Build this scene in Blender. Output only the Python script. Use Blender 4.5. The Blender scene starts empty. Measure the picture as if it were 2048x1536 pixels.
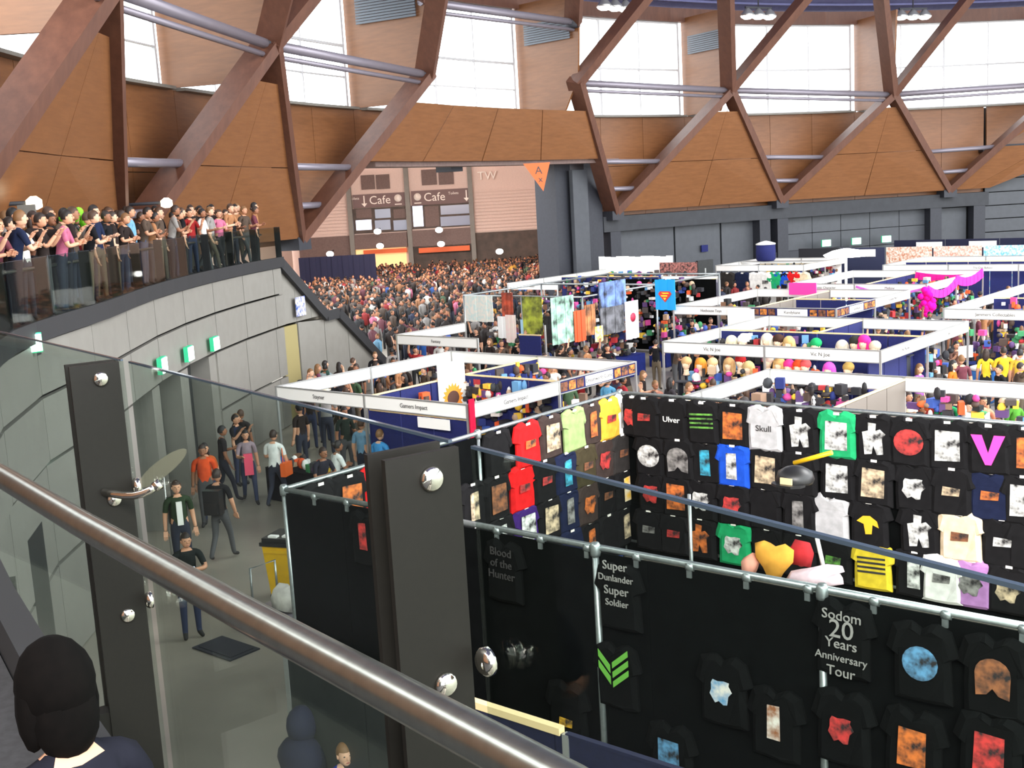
import bpy, math, random
import numpy as np
from mathutils import Matrix, Vector
random.seed(7)
rnd = random.random
sc = bpy.context.scene
col = sc.collection
PI = math.pi

def S(r, g, b, a=1.0):
    f = lambda c: (c/255/12.92) if c <= 10.3 else ((c/255+.055)/1.055)**2.4
    return (f(r), f(g), f(b), a)

# ------------------------------------------------------------------ camera
FPX, CAMZ, PITCH, ROLL = 2296.0, 6.5, .16, .057
fw = np.array([0, math.cos(PITCH), -math.sin(PITCH)])
rt = np.array([1., 0, 0]); dn = np.cross(fw, rt)
r2 = math.cos(ROLL)*rt + math.sin(ROLL)*dn
d2 = -math.sin(ROLL)*rt + math.cos(ROLL)*dn
cam = bpy.data.cameras.new('camera')
cam.sensor_width = 36; cam.lens = 36*FPX/2048; cam.clip_start = .05; cam.clip_end = 600
camo = bpy.data.objects.new('camera', cam); col.objects.link(camo)
camo.matrix_world = Matrix(((r2[0], -d2[0], -fw[0], 0), (r2[1], -d2[1], -fw[1], 0), (r2[2], -d2[2], -fw[2], CAMZ), (0, 0, 0, 1)))
sc.camera = camo

# ------------------------------------------------------------------ world and light
sc.view_settings.view_transform = 'Standard'; sc.view_settings.look = 'None'
sc.view_settings.gamma = 1; sc.view_settings.use_curve_mapping = False
sc.view_settings.exposure = 0.35
w = bpy.data.worlds.new('overcast_sky'); sc.world = w; w.use_nodes = True
w.node_tree.nodes['Background'].inputs[0].default_value = (.93, .97, 1, 1)
w.node_tree.nodes['Background'].inputs[1].default_value = 4.6

def area(name, loc, target, sx, sy, e, c=(1, 1, 1), shape='RECTANGLE', spread=PI):
    l = bpy.data.lights.new(name, 'AREA'); l.shape = shape; l.size = sx; l.size_y = sy; l.energy = e; l.color = c; l.spread = spread
    o = bpy.data.objects.new(name, l); col.objects.link(o); o.location = loc
    o.rotation_euler = (Vector(target)-Vector(loc)).to_track_quat('-Z', 'Y').to_euler(); return o
CX, CY = 36.9, 27.0
area('skylight_crown', (30, 28, 27), (27, 32, 0), 26, 26, 13000, (1, .98, .95), 'DISK')
area('window_daylight_behind', (-8, -7, 14.5), (8, 32, 1), 26, 6, 17000, (1, .98, .94))
area('window_daylight_east', (66, 8, 13), (20, 40, 3), 40, 6, 2500, (1, .98, .95))
area('concourse_light', (-4, 82, 9.9), (-4, 86, 0), 12, 16, 1900, (1, .86, .78))
area('concourse_wash', (-4, 72, 8.6), (-4, 100, 6.5), 12, 2, 2000, (1, .85, .76))

# ------------------------------------------------------------------ helpers
def P(a, r, z=None):
    t = math.radians(a); x, y = CX+r*math.sin(t), CY+r*math.cos(t)
    return (x, y) if z is None else Vector((x, y, z))
TH = -.705
U = Vector((math.cos(TH), math.sin(TH), 0)); V = Vector((-math.sin(TH), math.cos(TH), 0)); Z = Vector((0, 0, 1))
def G(u, v, z=0): return U*u+V*v+Z*z
def ray(x, y): return r2*((x-1024)/FPX)+d2*((y-768)/FPX)+fw
def atz(x, y, z):
    d = ray(x, y); t = (z-CAMZ)/d[2]; return Vector((d[0]*t, d[1]*t, z))
def aty(x, y, Y):
    d = ray(x, y); t = Y/d[1]; return Vector((d[0]*t, Y, d[2]*t+CAMZ))
def cylpt(x, y, r):
    d = ray(x, y); a = d[0]**2+d[1]**2; b = d[0]*CX+d[1]*CY; c = CX*CX+CY*CY-r*r
    t = (b+math.sqrt(max(0, b*b-a*c)))/a; return Vector(d*t)+Vector((0, 0, CAMZ))
def atv(x, y, v0):
    d = ray(x, y); t = v0/(d[0]*V[0]+d[1]*V[1]); q = Vector(d*t); return (q.dot(U), v0, q.z+CAMZ)
def atu(x, y, u0):
    d = ray(x, y); t = u0/(d[0]*U[0]+d[1]*U[1]); q = Vector(d*t); return (u0, q.dot(V), q.z+CAMZ)

M = {}
def mat(name, c, rough=.6, metal=0, noise=.0, nscale=8., bump=0, emit=0, mode=None, c2=None, spec=.5):
    m = bpy.data.materials.new(name); m.use_nodes = True; nt = m.node_tree; N = nt.nodes; L = nt.links
    b = N['Principled BSDF']; b.inputs['Roughness'].default_value = rough; b.inputs['Metallic'].default_value = metal
    b.inputs['Specular IOR Level'].default_value = spec
    src = None
    if mode == 'obj':
        o = N.new('ShaderNodeObjectInfo'); src = o.outputs['Color']
    elif mode == 'attr':
        o = N.new('ShaderNodeVertexColor'); o.layer_name = 'Col'; src = o.outputs['Color']
    elif mode == 'ramp':
        o = N.new('ShaderNodeObjectInfo'); rp = N.new('ShaderNodeValToRGB'); rp.color_ramp.interpolation = 'CONSTANT'
        e = rp.color_ramp.elements
        while len(e) < len(c): e.new(.5)
        for i, cc in enumerate(c): e[i].position = i/len(c); e[i].color = cc
        L.new(o.outputs['Random'], rp.inputs[0]); src = rp.outputs[0]
    if src is None:
        b.inputs['Base Color'].default_value = c if mode != 'obj' else (1, 1, 1, 1)
    if noise or bump:
        tc = N.new('ShaderNodeTexCoord'); n = N.new('ShaderNodeTexNoise'); n.inputs['Scale'].default_value = nscale; n.inputs['Detail'].default_value = 5
        L.new(tc.outputs['Object'], n.inputs['Vector'])
        if noise:
            mx = N.new('ShaderNodeMix'); mx.data_type = 'RGBA'; mx.blend_type = 'MULTIPLY' if c2 is None else 'MIX'
            rp = N.new('ShaderNodeValToRGB'); rp.color_ramp.elements[0].position = .35; rp.color_ramp.elements[1].position = .65
            if c2 is None:
                rp.color_ramp.elements[0].color = (1-noise,)*3+(1,); rp.color_ramp.elements[1].color = (1, 1, 1, 1)
                mx.inputs[0].default_value = 1
                L.new(n.outputs['Fac'], rp.inputs[0]); L.new(rp.outputs[0], mx.inputs[7])
            else:
                L.new(n.outputs['Fac'], rp.inputs[0]); L.new(rp.outputs[0], mx.inputs[0]); mx.inputs[7].default_value = c2
            if src is None: mx.inputs[6].default_value = c
            else: L.new(src, mx.inputs[6])
            src = mx.outputs[2]
        if bump:
            bp = N.new('ShaderNodeBump'); bp.inputs['Strength'].default_value = bump; L.new(n.outputs['Fac'], bp.inputs['Height']); L.new(bp.outputs[0], b.inputs['Normal'])
    if src is not None: L.new(src, b.inputs['Base Color'])
    if emit:
        b.inputs['Emission Color'].default_value = c; b.inputs['Emission Strength'].default_value = emit
    M[name] = m; return m

def glassmat(name, tint, gl=.012):
    m = bpy.data.materials.new(name); m.use_nodes = True; nt = m.node_tree; N = nt.nodes; L = nt.links
    N.remove(N['Principled BSDF']); out = N['Material Output']
    t = N.new('ShaderNodeBsdfTransparent'); t.inputs[0].default_value = tint
    g = N.new('ShaderNodeBsdfGlossy'); g.inputs['Roughness'].default_value = .03
    mx = N.new('ShaderNodeMixShader'); f = N.new('ShaderNodeLayerWeight'); f.inputs[0].default_value = .5
    pw = N.new('ShaderNodeMath'); pw.operation = 'POWER'; pw.inputs[1].default_value = 4; ml = N.new('ShaderNodeMath'); ml.operation = 'MULTIPLY_ADD'; ml.inputs[1].default_value = .35; ml.inputs[2].default_value = gl
    L.new(f.outputs['Facing'], pw.inputs[0]); L.new(pw.outputs[0], ml.inputs[0]); L.new(ml.outputs[0], mx.inputs[0]); L.new(t.outputs[0], mx.inputs[1]); L.new(g.outputs[0], mx.inputs[2]); L.new(mx.outputs[0], out.inputs[0])
    M[name] = m; return m

def woodmat(name, c1, c2, sc3=(1, 1, 1), rough=.45):
    m = bpy.data.materials.new(name); m.use_nodes = True; nt = m.node_tree; N = nt.nodes; L = nt.links
    b = N['Principled BSDF']; b.inputs['Roughness'].default_value = rough
    tc = N.new('ShaderNodeTexCoord'); mp = N.new('ShaderNodeMapping'); mp.inputs['Scale'].default_value = sc3
    n = N.new('ShaderNodeTexNoise'); n.inputs['Scale'].default_value = 2; n.inputs['Detail'].default_value = 8; n.inputs['Roughness'].default_value = .65
    rp = N.new('ShaderNodeValToRGB'); rp.color_ramp.elements[0].color = c1; rp.color_ramp.elements[1].color = c2
    rp.color_ramp.elements[0].position = .3; rp.color_ramp.elements[1].position = .7
    L.new(tc.outputs['Object'], mp.inputs[0]); L.new(mp.outputs[0], n.inputs['Vector']); L.new(n.outputs['Fac'], rp.inputs[0]); L.new(rp.outputs[0], b.inputs['Base Color'])
    M[name] = m; return m

woodmat('plywood', S(116, 74, 43), S(134, 88, 53), (.6, .6, 5))
woodmat('glulam', S(84, 52, 40), S(104, 67, 51), (2, 2, .5), .5)
mat('concrete_floor', S(150, 143, 130), .38, noise=.25, nscale=.7, bump=.02)
mat('carpet', S(60, 60, 62), .9, noise=.3, nscale=30)
mat('grey_panel', S(132, 129, 122), .55, noise=.08, nscale=3)
mat('grey_panel_dark', S(70, 73, 79), .55, noise=.12, nscale=3)
mat('beam_grey', S(54, 56, 61), .7, noise=.2, nscale=2)
mat('slate', S(48, 50, 58), .6, noise=.15)
mat('door_dark', S(44, 46, 46), .5, noise=.2)
mat('steel_tube', S(134, 128, 138), .4, .3)
mat('galv', S(170, 176, 176), .35, .75, noise=.2, nscale=20)
mat('alu', S(190, 190, 188), .35, .7)
mat('brushed', S(150, 152, 144), .28, .95, noise=.15, nscale=40)
mat('chrome', S(230, 225, 215), .08, 1.0)
mat('post_dark', S(24, 22, 18), .55, .1, noise=.12, nscale=60, spec=.25)
mat('slab_dark', S(40, 40, 42), .7)
mat('roof', S(98, 100, 142), .7, noise=.15, nscale=3)
mat('louvre', S(92, 98, 106), .5, .2)
mat('fascia_white', S(245, 243, 238), .5)
mat('fascia_grey', S(124, 116, 108), .5)
mat('navy', S(20, 28, 92), .85, noise=.2, nscale=20)
mat('navy_dark', S(18, 21, 52), .85, noise=.2, nscale=20)
mat('beige_rail', S(226, 200, 150), .5)
mat('recess_wall', S(150, 138, 92), .7)
mat('text_dark', S(70, 66, 66), .7)
mat('black_cloth', S(9, 11, 11), .95, noise=.4, nscale=6, bump=.1, spec=.08)
mat('pinkwall', S(232, 206, 194), .6, noise=.06)
mat('brownpanel', S(120, 98, 92), .6, noise=.2)
mat('cafesign', S(120, 96, 94), .6)
mat('white_letter', S(255, 246, 236), .5)
mat('shopdark', S(88, 72, 62), .6, noise=.4, nscale=1.5)
mat('orange_strip', S(236, 104, 40), .5)
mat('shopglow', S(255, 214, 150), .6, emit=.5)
mat('paneblue', S(150, 160, 184), .2)
mat('lit_glass', S(220, 225, 250), .2, emit=1.2)
mat('window_frame', S(196, 196, 198), .5)
mat('lamp_white', (1, .98, .93, 1), .5, emit=6)
mat('exit_green', (.72, 1, .88, 1), .5, emit=5)
mat('exit_housing', S(40, 170, 120), .5, emit=.5)
mat('lamp_warm', (1, .86, .6, 1), .5, emit=5)
mat('glass_edge', S(62, 74, 86), .1, .3)
mat('yellow', S(236, 186, 20), .45, noise=.1)
mat('blackplastic', S(30, 30, 30), .4)
mat('obj_cloth', (1, 1, 1, 1), .9, mode='obj', noise=.22, nscale=9, bump=.15, spec=.12)
mat('obj_plain', (1, 1, 1, 1), .6, mode='obj')
mat('obj_print', (1, 1, 1, 1), .8, mode='obj', noise=1, nscale=11, c2=S(34, 30, 30))
mat('obj_print_lit', (1, 1, 1, 1), .8, mode='obj', noise=1, nscale=9, c2=S(235, 226, 214))
mat('towel_print', (1, 1, 1, 1), .8, mode='obj', noise=1, nscale=2.6, c2=S(34, 32, 34))
mat('attr', (1, 1, 1, 1), .75, mode='attr')
mat('pants', [S(40, 44, 60), S(26, 26, 28), S(62, 70, 96), S(92, 80, 64), S(30, 32, 46), S(74, 74, 76), S(44, 52, 80)], .85, mode='ramp')
mat('skin', [S(214, 160, 128), S(196, 140, 108), S(222, 172, 142), S(150, 100, 72), S(206, 150, 118)], .6, mode='ramp')
mat('hair', [S(38, 26, 20), S(22, 18, 18), S(70, 46, 30), S(30, 22, 20), S(120, 84, 50), S(48, 32, 24)], .6, mode='ramp')
mat('shoes', S(34, 32, 32), .7)
mat('eye', S(20, 18, 18), .3)
mat('lip', S(170, 90, 84), .5)
glassmat('glass_green', (.78, .83, .80, 1))
glassmat('glass_clear', (.96, .97, .97, 1))

class MB:
    def __init__(s): s.v = []; s.f = []; s.m = []; s.sm = []
    def add(s, vs, fs, mi=0, sm=False):
        n = len(s.v); s.v += [tuple(q) for q in vs]
        for f in fs: s.f.append([i+n for i in f]); s.m.append(mi); s.sm.append(sm)
    def box(s, c, sx, sy, sz, X=Vector((1, 0, 0)), Y=None, mi=0, Zv=Z):
        X = Vector(X).normalized(); Zv = Vector(Zv).normalized()
        Y = Zv.cross(X) if Y is None else Vector(Y)
        c = Vector(c); q = []
        for k in (-.5, .5):
            for j in (-.5, .5):
                for i in (-.5, .5): q.append(c+X*(i*sx)+Y*(j*sy)+Zv*(k*sz))
        s.add(q, [(0, 2, 3, 1), (4, 5, 7, 6), (0, 1, 5, 4), (2, 6, 7, 3), (0, 4, 6, 2), (1, 3, 7, 5)], mi); return s
    def beam(s, p, q, wd, dp, up=Z, mi=0):
        p = Vector(p); q = Vector(q); a = (q-p); L = a.length; a.normalize()
        X = a.cross(Vector(up)).normalized(); Y = X.cross(a)
        return s.box((p+q)/2, L, wd, dp, a, X, mi, Y)
    def tube(s, pts, r, n=8, mi=0, cap=True):
        pts = [Vector(p) for p in pts]; rs = r if isinstance(r, (list, tuple)) else [r]*len(pts)
        vs = []; fs = []; prev = None
        for i, p in enumerate(pts):
            t = (pts[min(i+1, len(pts)-1)]-pts[max(i-1, 0)]).normalized()
            x = t.cross(Z) if prev is None else prev-t*prev.dot(t)
            if x.length < 1e-4: x = t.cross(Vector((1, 0, 0)))
            x.normalize(); prev = x; y = t.cross(x)
            for k in range(n):
                a = 2*PI*k/n; vs.append(p+x*(math.cos(a)*rs[i])+y*(math.sin(a)*rs[i]))
        for i in range(len(pts)-1):
            for k in range(n): fs.append((i*n+k, i*n+(k+1) % n, (i+1)*n+(k+1) % n, (i+1)*n+k))
        s.add(vs, fs, mi, True)
        if cap:
            b = len(s.v)-len(vs)
            s.f += [[b+k for k in range(n)][::-1], [b+(len(pts)-1)*n+k for k in range(n)]]; s.m += [mi, mi]; s.sm += [False, False]
        return s
    def lathe(s, c, prof, n=12, mi=0, ax=Z, sm=True):
        ax = Vector(ax).normalized(); x = ax.orthogonal().normalized(); y = ax.cross(x); c = Vector(c); vs = []; fs = []
        for r, h in prof:
            for k in range(n):
                a = 2*PI*k/n; vs.append(c+ax*h+x*(r*math.cos(a))+y*(r*math.sin(a)))
        for i in range(len(prof)-1):
            for k in range(n): fs.append((i*n+k, i*n+(k+1) % n, (i+1)*n+(k+1) % n, (i+1)*n+k))
        fs.append(tuple(range(n))[::-1]); fs.append(tuple(range((len(prof)-1)*n, len(prof)*n)))
        s.add(vs, fs, mi, sm); return s
    def ext(s, poly, o, X, Y, t, mi=0):
        o = Vector(o); X = Vector(X); Y = Vector(Y); N = X.cross(Y).normalized(); n = len(poly)
        vs = [o+X*a+Y*b for a, b in poly]+[o+X*a+Y*b+N*t for a, b in poly]
        s.add(vs, [tuple(range(n))[::-1], tuple(range(n, 2*n))]+[(i, (i+1) % n, n+(i+1) % n, n+i) for i in range(n)], mi); return s
    def ball(s, c, rx, ry, rz, n=10, m=7, mi=0):
        vs = []; fs = []; c = Vector(c)
        for i in range(m+1):
            th = PI*i/m
            for k in range(n):
                a = 2*PI*k/n; vs.append(c+Vector((rx*math.sin(th)*math.cos(a), ry*math.sin(th)*math.sin(a), rz*math.cos(th))))
        for i in range(m):
            for k in range(n): fs.append((i*n+k, (i+1)*n+k, (i+1)*n+(k+1) % n, i*n+(k+1) % n))
        s.add(vs, fs, mi, True); return s
    def mesh(s, name, mats, inv=None):
        me = bpy.data.meshes.new(name)
        vs = s.v if inv is None else [tuple(inv @ Vector(q)) for q in s.v]
        me.from_pydata(vs, [], s.f)
        for mm in mats: me.materials.append(M[mm])
        me.polygons.foreach_set('material_index', s.m); me.polygons.foreach_set('use_smooth', s.sm)
        me.update(); return me

def props(o, label=None, cat=None, group=None, kind=None):
    if label: o['label'] = label
    if cat: o['category'] = cat
    if group: o['group'] = group
    if kind: o['kind'] = kind
    return o
def thing(name, label, cat, loc=(0, 0, 0), rz=0, group=None):
    o = bpy.data.objects.new(name, None); o.empty_display_size = .1; col.objects.link(o)
    o.location = loc; o.rotation_euler = (0, 0, rz); o.matrix_world = Matrix.Translation(Vector(loc)) @ Matrix.Rotation(rz, 4, 'Z')
    return props(o, label, cat, group)
def obj(name, mb, mats, parent=None, local=False, color=None):
    """verts of mb are in world space unless local=True (then in the parent's space)"""
    mats = [mats] if isinstance(mats, str) else mats
    inv = None
    if parent is not None and not local: inv = parent.matrix_world.inverted()
    me = mb if isinstance(mb, bpy.types.Mesh) else mb.mesh(name, mats, inv)
    o = bpy.data.objects.new(name, me); col.objects.link(o)
    if parent is not None: o.parent = parent; o.matrix_world = parent.matrix_world.copy(); o.matrix_parent_inverse = Matrix()
    if color: o.color = color
    return o
def struct(name, mb, mats):
    return props(obj(name, mb, mats), kind='structure')
def based(name, mb, mats, label, cat, base, group=None, color=None):
    """one-mesh thing with its origin at its base"""
    o = bpy.data.objects.new(name, None); o.matrix_world = Matrix.Translation(Vector(base))
    me = mb.mesh(name, [mats] if isinstance(mats, str) else mats, o.matrix_world.inverted()); bpy.data.objects.remove(o)
    o = bpy.data.objects.new(name, me); col.objects.link(o); o.location = base; o.matrix_world = Matrix.Translation(Vector(base))
    if color: o.color = color
    return props(o, label, cat, group)
_tc = {}
def textmesh(s, size, depth=.004, align='CENTER'):
    k = (s, size, depth, align)
    if k not in _tc:
        cu = bpy.data.curves.new('lettering', 'FONT'); cu.body = s; cu.size = size; cu.extrude = depth; cu.align_x = align; cu.align_y = 'CENTER'; cu.resolution_u = 3
        t = bpy.data.objects.new('tmp', cu); col.objects.link(t); dg = bpy.context.evaluated_depsgraph_get()
        me = bpy.data.meshes.new_from_object(t.evaluated_get(dg)); bpy.data.objects.remove(t)
        _tc[k] = ([tuple(v.co) for v in me.vertices], [tuple(p.vertices) for p in me.polygons])
    return _tc[k]
def addtext(mb, s, size, o, X, Y, mi=0, depth=.004, align='CENTER'):
    vs, fs = textmesh(s, size, depth, align); X = Vector(X).normalized(); Y = Vector(Y).normalized(); N = X.cross(Y); o = Vector(o)
    mb.add([o+X*a+Y*b+N*c for a, b, c in vs], fs, mi)

# ------------------------------------------------------------------ setting: floor
mb = MB(); mb.box((20, 45, -.1), 190, 190, .2)
floor = struct('floor', mb, 'concrete_floor')
mb = MB(); c = atz(452, 1298, 0); mb.box(c+Z*.012, .95, .55, .02, U); mb.box(c+Z*.02, .8, .42, .02, U, mi=0)
obj('floor_hatch', mb, 'slate', floor)

# ------------------------------------------------------------------ setting: dome wall of plywood panels
NA, DA = -76.05, 14.8          # first node angle, bay angle
node_a = lambda k: NA+DA*k
nodefix = {0: (-76.05, 11.78), 1: (-61.15, 11.75), 2: (-46.45, 11.94), 3: (-31.82, 11.75), 4: (-16.93, 11.35)}
def node(k):
    a, z = nodefix.get(k, (node_a(k) if k < 0 else -16.93+14.8*(k-4), 11.6)); return a, z
footfix = {0: -83.2, 1: -68.54, 2: -54.4, 3: -39.63, 4: -24.48, 5: -9.88}
def foot(k): return footfix.get(k, -83.2+14.65*k)
RW, ZF, ZS = 48.95, 5.2, 10.65
wall = struct('wall_dome', MB().box(P(-60, 49.6, 10.68), .3, .3, .1), 'glulam')
def quadpanel(a0, a1, z00, z01, z10, z11, r=RW, t=.12, mats='plywood', parent=None, name='plywood_panel', g=.012, rb=None):
    rb = r if rb is None else rb
    ga = math.degrees(g/r); a0 += ga; a1 -= ga; z00 += g; z01 += g; z10 -= g; z11 -= g
    q = [P(a0, r, z00), P(a1, rb, z01), P(a1, rb, z11), P(a0, r, z10)]; b = [P(a0, r+t, z00), P(a1, rb+t, z01), P(a1, rb+t, z11), P(a0, r+t, z10)]
    m_ = MB(); m_.add(q+b, [(0, 3, 2, 1), (4, 5, 6, 7), (0, 1, 5, 4), (1, 2, 6, 5), (2, 3, 7, 6), (3, 0, 4, 7)])
    return obj(name, m_, mats, parent if parent is not None else wall)
ZM = 7.95
edges = [foot(0)-3*DA/4*j for j in range(6, 0, -1)]
k = 0
angs = []
for k in range(-3, 8):
    f0 = foot(k) if k >= 0 else foot(0)+14.65*k
    f1 = foot(k+1) if k+1 >= 0 else foot(0)+14.65*(k+1)
    for j in range(4): angs.append((f0+(f1-f0)*j/4, f0+(f1-f0)*(j+1)/4))
for a0, a1 in angs:
    if a1 <= -68.3 or a0 >= -39.8:
        if -6.45 < (a0+a1)/2: lo = 7.8
        else: lo = ZF
        if lo == ZF:
            if a0 < -6.45 < a1: a1 = -6.45
            quadpanel(a0, a1, ZF, ZF, ZM, ZM)
        quadpanel(a0, a1, max(lo, ZM), max(lo, ZM), ZS, ZS)
    else:
        quadpanel(a0, a1, 8.3, 8.3, ZS, ZS)
m_ = MB()
q = [P(-68.5, RW, 5.3), P(-62.9, RW, 8.28), P(-68.5, RW, 8.28)]; b = [P(-68.5, RW+.1, 5.3), P(-62.9, RW+.1, 8.28), P(-68.5, RW+.1, 8.28)]
m_.add(q+b, [(0, 2, 1), (3, 4, 5), (0, 1, 4, 3), (1, 2, 5, 4), (2, 0, 3, 5)]); obj('plywood_panel', m_, 'plywood', wall)
# lintel of the opening and its dark jamb
mb = MB()
for i in range(8):
    a0 = -63.4+i*22.9/8; a1 = a0+22.9/8; mb.beam(P(a0, 47.4, 8.2), P(a1, 47.4, 8.2), .9, .2)
obj('lintel', mb, 'brownpanel', wall)
mb = MB(); mb.box(P(-43.9, 49.2, 4.1), 1.2, 1.5, 8.2, P(-43.9+90, 1, 0)-P(0, 0, 0) if 0 else Vector((math.cos(math.radians(43.9)), math.sin(math.radians(43.9)), 0)))
mb.box(P(-41.2, 49.0, 4.1), 1.3, 1.2, 8.2, Vector((math.cos(math.radians(41)), math.sin(math.radians(41)), 0)))
obj('jamb', mb, 'slate', wall)
mb = MB(); mb.box(P(-42.9, 48.1, 3.95), 1.15, .25, 7.7, Vector((math.cos(math.radians(42.9)), math.sin(math.radians(42.9)), 0)))
obj('jamb_panel', mb, 'grey_panel_dark', wall)

mb = MB()
for i in range(44):
    a0 = -134+i*3.4; a1 = a0+3.4
    for z0, z1 in ((0, 5.25), (5.25, 8.2), (8.2, 10.6)):
        if z0 < 8 and a1 > -69.5 and a0 < -40.2: continue
        mb.beam(P(a0, 49.9, (z0+z1)/2), P(a1, 49.9, (z0+z1)/2), .12, z1-z0)
obj('light_leak_backing', mb, 'slab_dark', wall)  # unseen ring added to stop sky light leaking through the panel gaps
# lower right wall: grey beam, panels, columns, shutter
wr = struct('wall_right', MB().box(P(-20, 50.6, 2), .3, .3, 4), 'slate')
mb = MB()
for i in range(18):
    a0 = -40.4+i*34/18; a1 = a0+34/18; mb.beam(P(a0, 48.8, 4.78), P(a1, 48.8, 4.78), .9, .84)
obj('concrete_beam', mb, 'beam_grey', wr)
def wallpanel(a0, a1, z0, z1, r, mats, par, name='wall_panel', rb=None):
    quadpanel(a0, a1, z0, z0, z1, z1, r, .1, mats, par, name, .02, rb)
for a0, a1 in ((-38.8, -33.2), (-33.1, -29.0), (-28.9, -26.0)): wallpanel(a0, a1, 0, 4.35, 49.1, 'grey_panel_dark', wr)
for i in range(5):
    a0 = -23.3+i*2.5
    for z0, z1 in ((0, 2.2), (2.2, 3.3), (3.3, 4.35)): wallpanel(a0, a0+2.5, z0, z1, 49.1, 'grey_panel_dark', wr)
wallpanel(-10.2, -7.7, 0, 4.3, 49.1, 'grey_panel_dark', wr)
for a in (-39.3, -25.6, -24.0, -10.7, -7.1):
    mb = MB(); t = math.radians(-a); mb.box(P(a, 48.75, 2.2), .8, .7, 4.4, Vector((math.cos(t), math.sin(t), 0))); obj('column', mb, 'slate', wr)
for i in range(9):
    wallpanel(-6.5, 4.5, i*.86, i*.86+.84, 48.7, 'grey_panel_dark', wr, 'shutter_slat')
mb = MB()
for i in range(5): mb.beam(P(-6.9+i*2.4, 48.6, 7.95), P(-4.5+i*2.4, 48.6, 7.95), .6, .4)
obj('shutter_header', mb, 'slate', wr)
mb = MB(); mb.box(P(-21.5, 48.6, 1.55), 6, .5, 1.5, Vector((math.cos(math.radians(19)), math.sin(math.radians(19)), 0)))
obj('door_canopy', mb, 'slate', wr)
mb = MB(); mb.box(P(-30.6, 48.95, 1.1), 1.2, .12, 2.2, Vector((math.cos(math.radians(30.6)), math.sin(math.radians(30.6)), 0))); obj('doorway', mb, 'door_dark', wr)
mb = MB(); mb.box(P(-30.6, 48.95, 2.9), .5, .08, .4, Vector((math.cos(math.radians(30.6)), math.sin(math.radians(30.6)), 0))); obj('blue_plaque', mb, 'navy', wr)

# ------------------------------------------------------------------ windows, fins, ribs, tubes, roof
mb = MB()
for i in range(40):
    a0 = -132+i*4.5; mb.beam(P(a0, 49.2, 16.35), P(a0+4.5, 49.2, 16.35), .5, .75)
struct('trim_1', mb, 'glulam')
for k in range(-2, 5):
    a0, z0 = node(k); a1, z1 = node(k+1)
    n = 4
    fr = MB(); aa = [a0+.35+(a1-a0-.7)*i/n for i in range(n+1)]
    for i in range(n+1): fr.box(P(aa[i], 49.25, 13.35), .12 if i % 2 == 0 else .06, .12, 5.4, Vector((math.cos(math.radians(-aa[i])), math.sin(math.radians(-aa[i])), 0)))
    for i in range(n):
        for zz, th in ((10.72, .16), (12.0, .05), (13.3, .1), (15.95, .16)): fr.beam(P(aa[i], 49.25, zz), P(aa[i+1], 49.25, zz), .12, th)
    win = struct('window_%d' % (k+3), fr, 'window_frame')
    for i in range(n):
        for zl, zh in ((10.8, 13.25), (13.35, 15.87)):
            pm = MB(); p, q = P(aa[i], 49.28, (zl+zh)/2), P(aa[i+1], 49.28, (zl+zh)/2); pm.beam(p.lerp(q, .03), p.lerp(q, .97), .012, zh-zl); obj('pane', pm, 'glass_clear', win)
    sl = MB()
    for i in range(n): sl.beam(P(aa[i], 48.95, 10.66), P(aa[i+1], 48.95, 10.66), .7, .1)
    obj('window_sill', sl, 'grey_panel', win)
    # radial plywood fin at the right end of the bay with its louvre grille
    t = math.radians(a1); rad = Vector((math.sin(t), math.cos(t), 0)); tan = Vector((math.cos(t), -math.sin(t), 0))
    fm = MB(); o = P(a1+.15, 0, 0)
    fm.ext([(46.2, 10.7), (49.3, 10.7), (49.3, 16.2), (45.0, 16.2), (45.3, 12.2)], (CX, CY, 0)+tan*0 if 0 else Vector((CX, CY, 0))+tan*.05, rad, Z, .12)
    fin = struct('wall_fin_%d' % (k+3), fm, 'plywood')
    if k in (0, 1, 2):
        gm = MB()
        for j in range(9): gm.box(Vector((CX, CY, 0))+rad*47.1-tan*.08+Z*(14.15+.115*j+.0), 3.0, .06, .09, rad)
        obj('louvre_grille', gm, 'louvre', fin)
def armr(z): return 48.3-(z-5.4)*2.9/6.4-.36
def inclined(par, ql):
    m_ = MB(); q = [P(a, armr(z), z) for a, z in ql]; b = [P(a, armr(z)+.12, z) for a, z in ql]; n_ = len(q)
    m_.add(q+b, [tuple(range(n_))[::-1], tuple(range(n_, 2*n_))]+[(i, (i+1) % n_, n_+(i+1) % n_, n_+i) for i in range(n_)]); obj('plywood_panel', m_, 'plywood', par)
for k in range(-2, 6):
    f0 = foot(k) if k >= 0 else foot(0)+14.65*k; f1 = foot(k+1) if k+1 >= 0 else foot(0)+14.65*(k+1); an, zn = node(k)
    if k == 1: f1 = foot(3); an, zn = node(1)
    def lerpa(fa, na, z): return fa+(na-fa)*(z-5.4)/(zn-5.4)
    if k == 2: continue
    rows_ = ((5.45, 8.0), (8.03, 10.62)) if k != 1 else ((8.3, 10.62),)
    for za, zb in rows_:
        n1_ = node(2)[0] if k == 1 else an
        la, lb, ra, rb = lerpa(f0, an, za), lerpa(f0, an, zb), lerpa(f1, n1_, za), lerpa(f1, n1_, zb)
        if k == 5: ra = min(ra, -6.6); rb = min(rb, ra+9)
        m = 4 if k == 1 else 2
        for j in range(m):
            t0, t1 = j/m+.002, (j+1)/m-.002
            inclined(wall, [(la+(ra-la)*t0, za), (la+(ra-la)*t1, za), (lb+(rb-lb)*t1, zb), (lb+(rb-lb)*t0, zb)])
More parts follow.
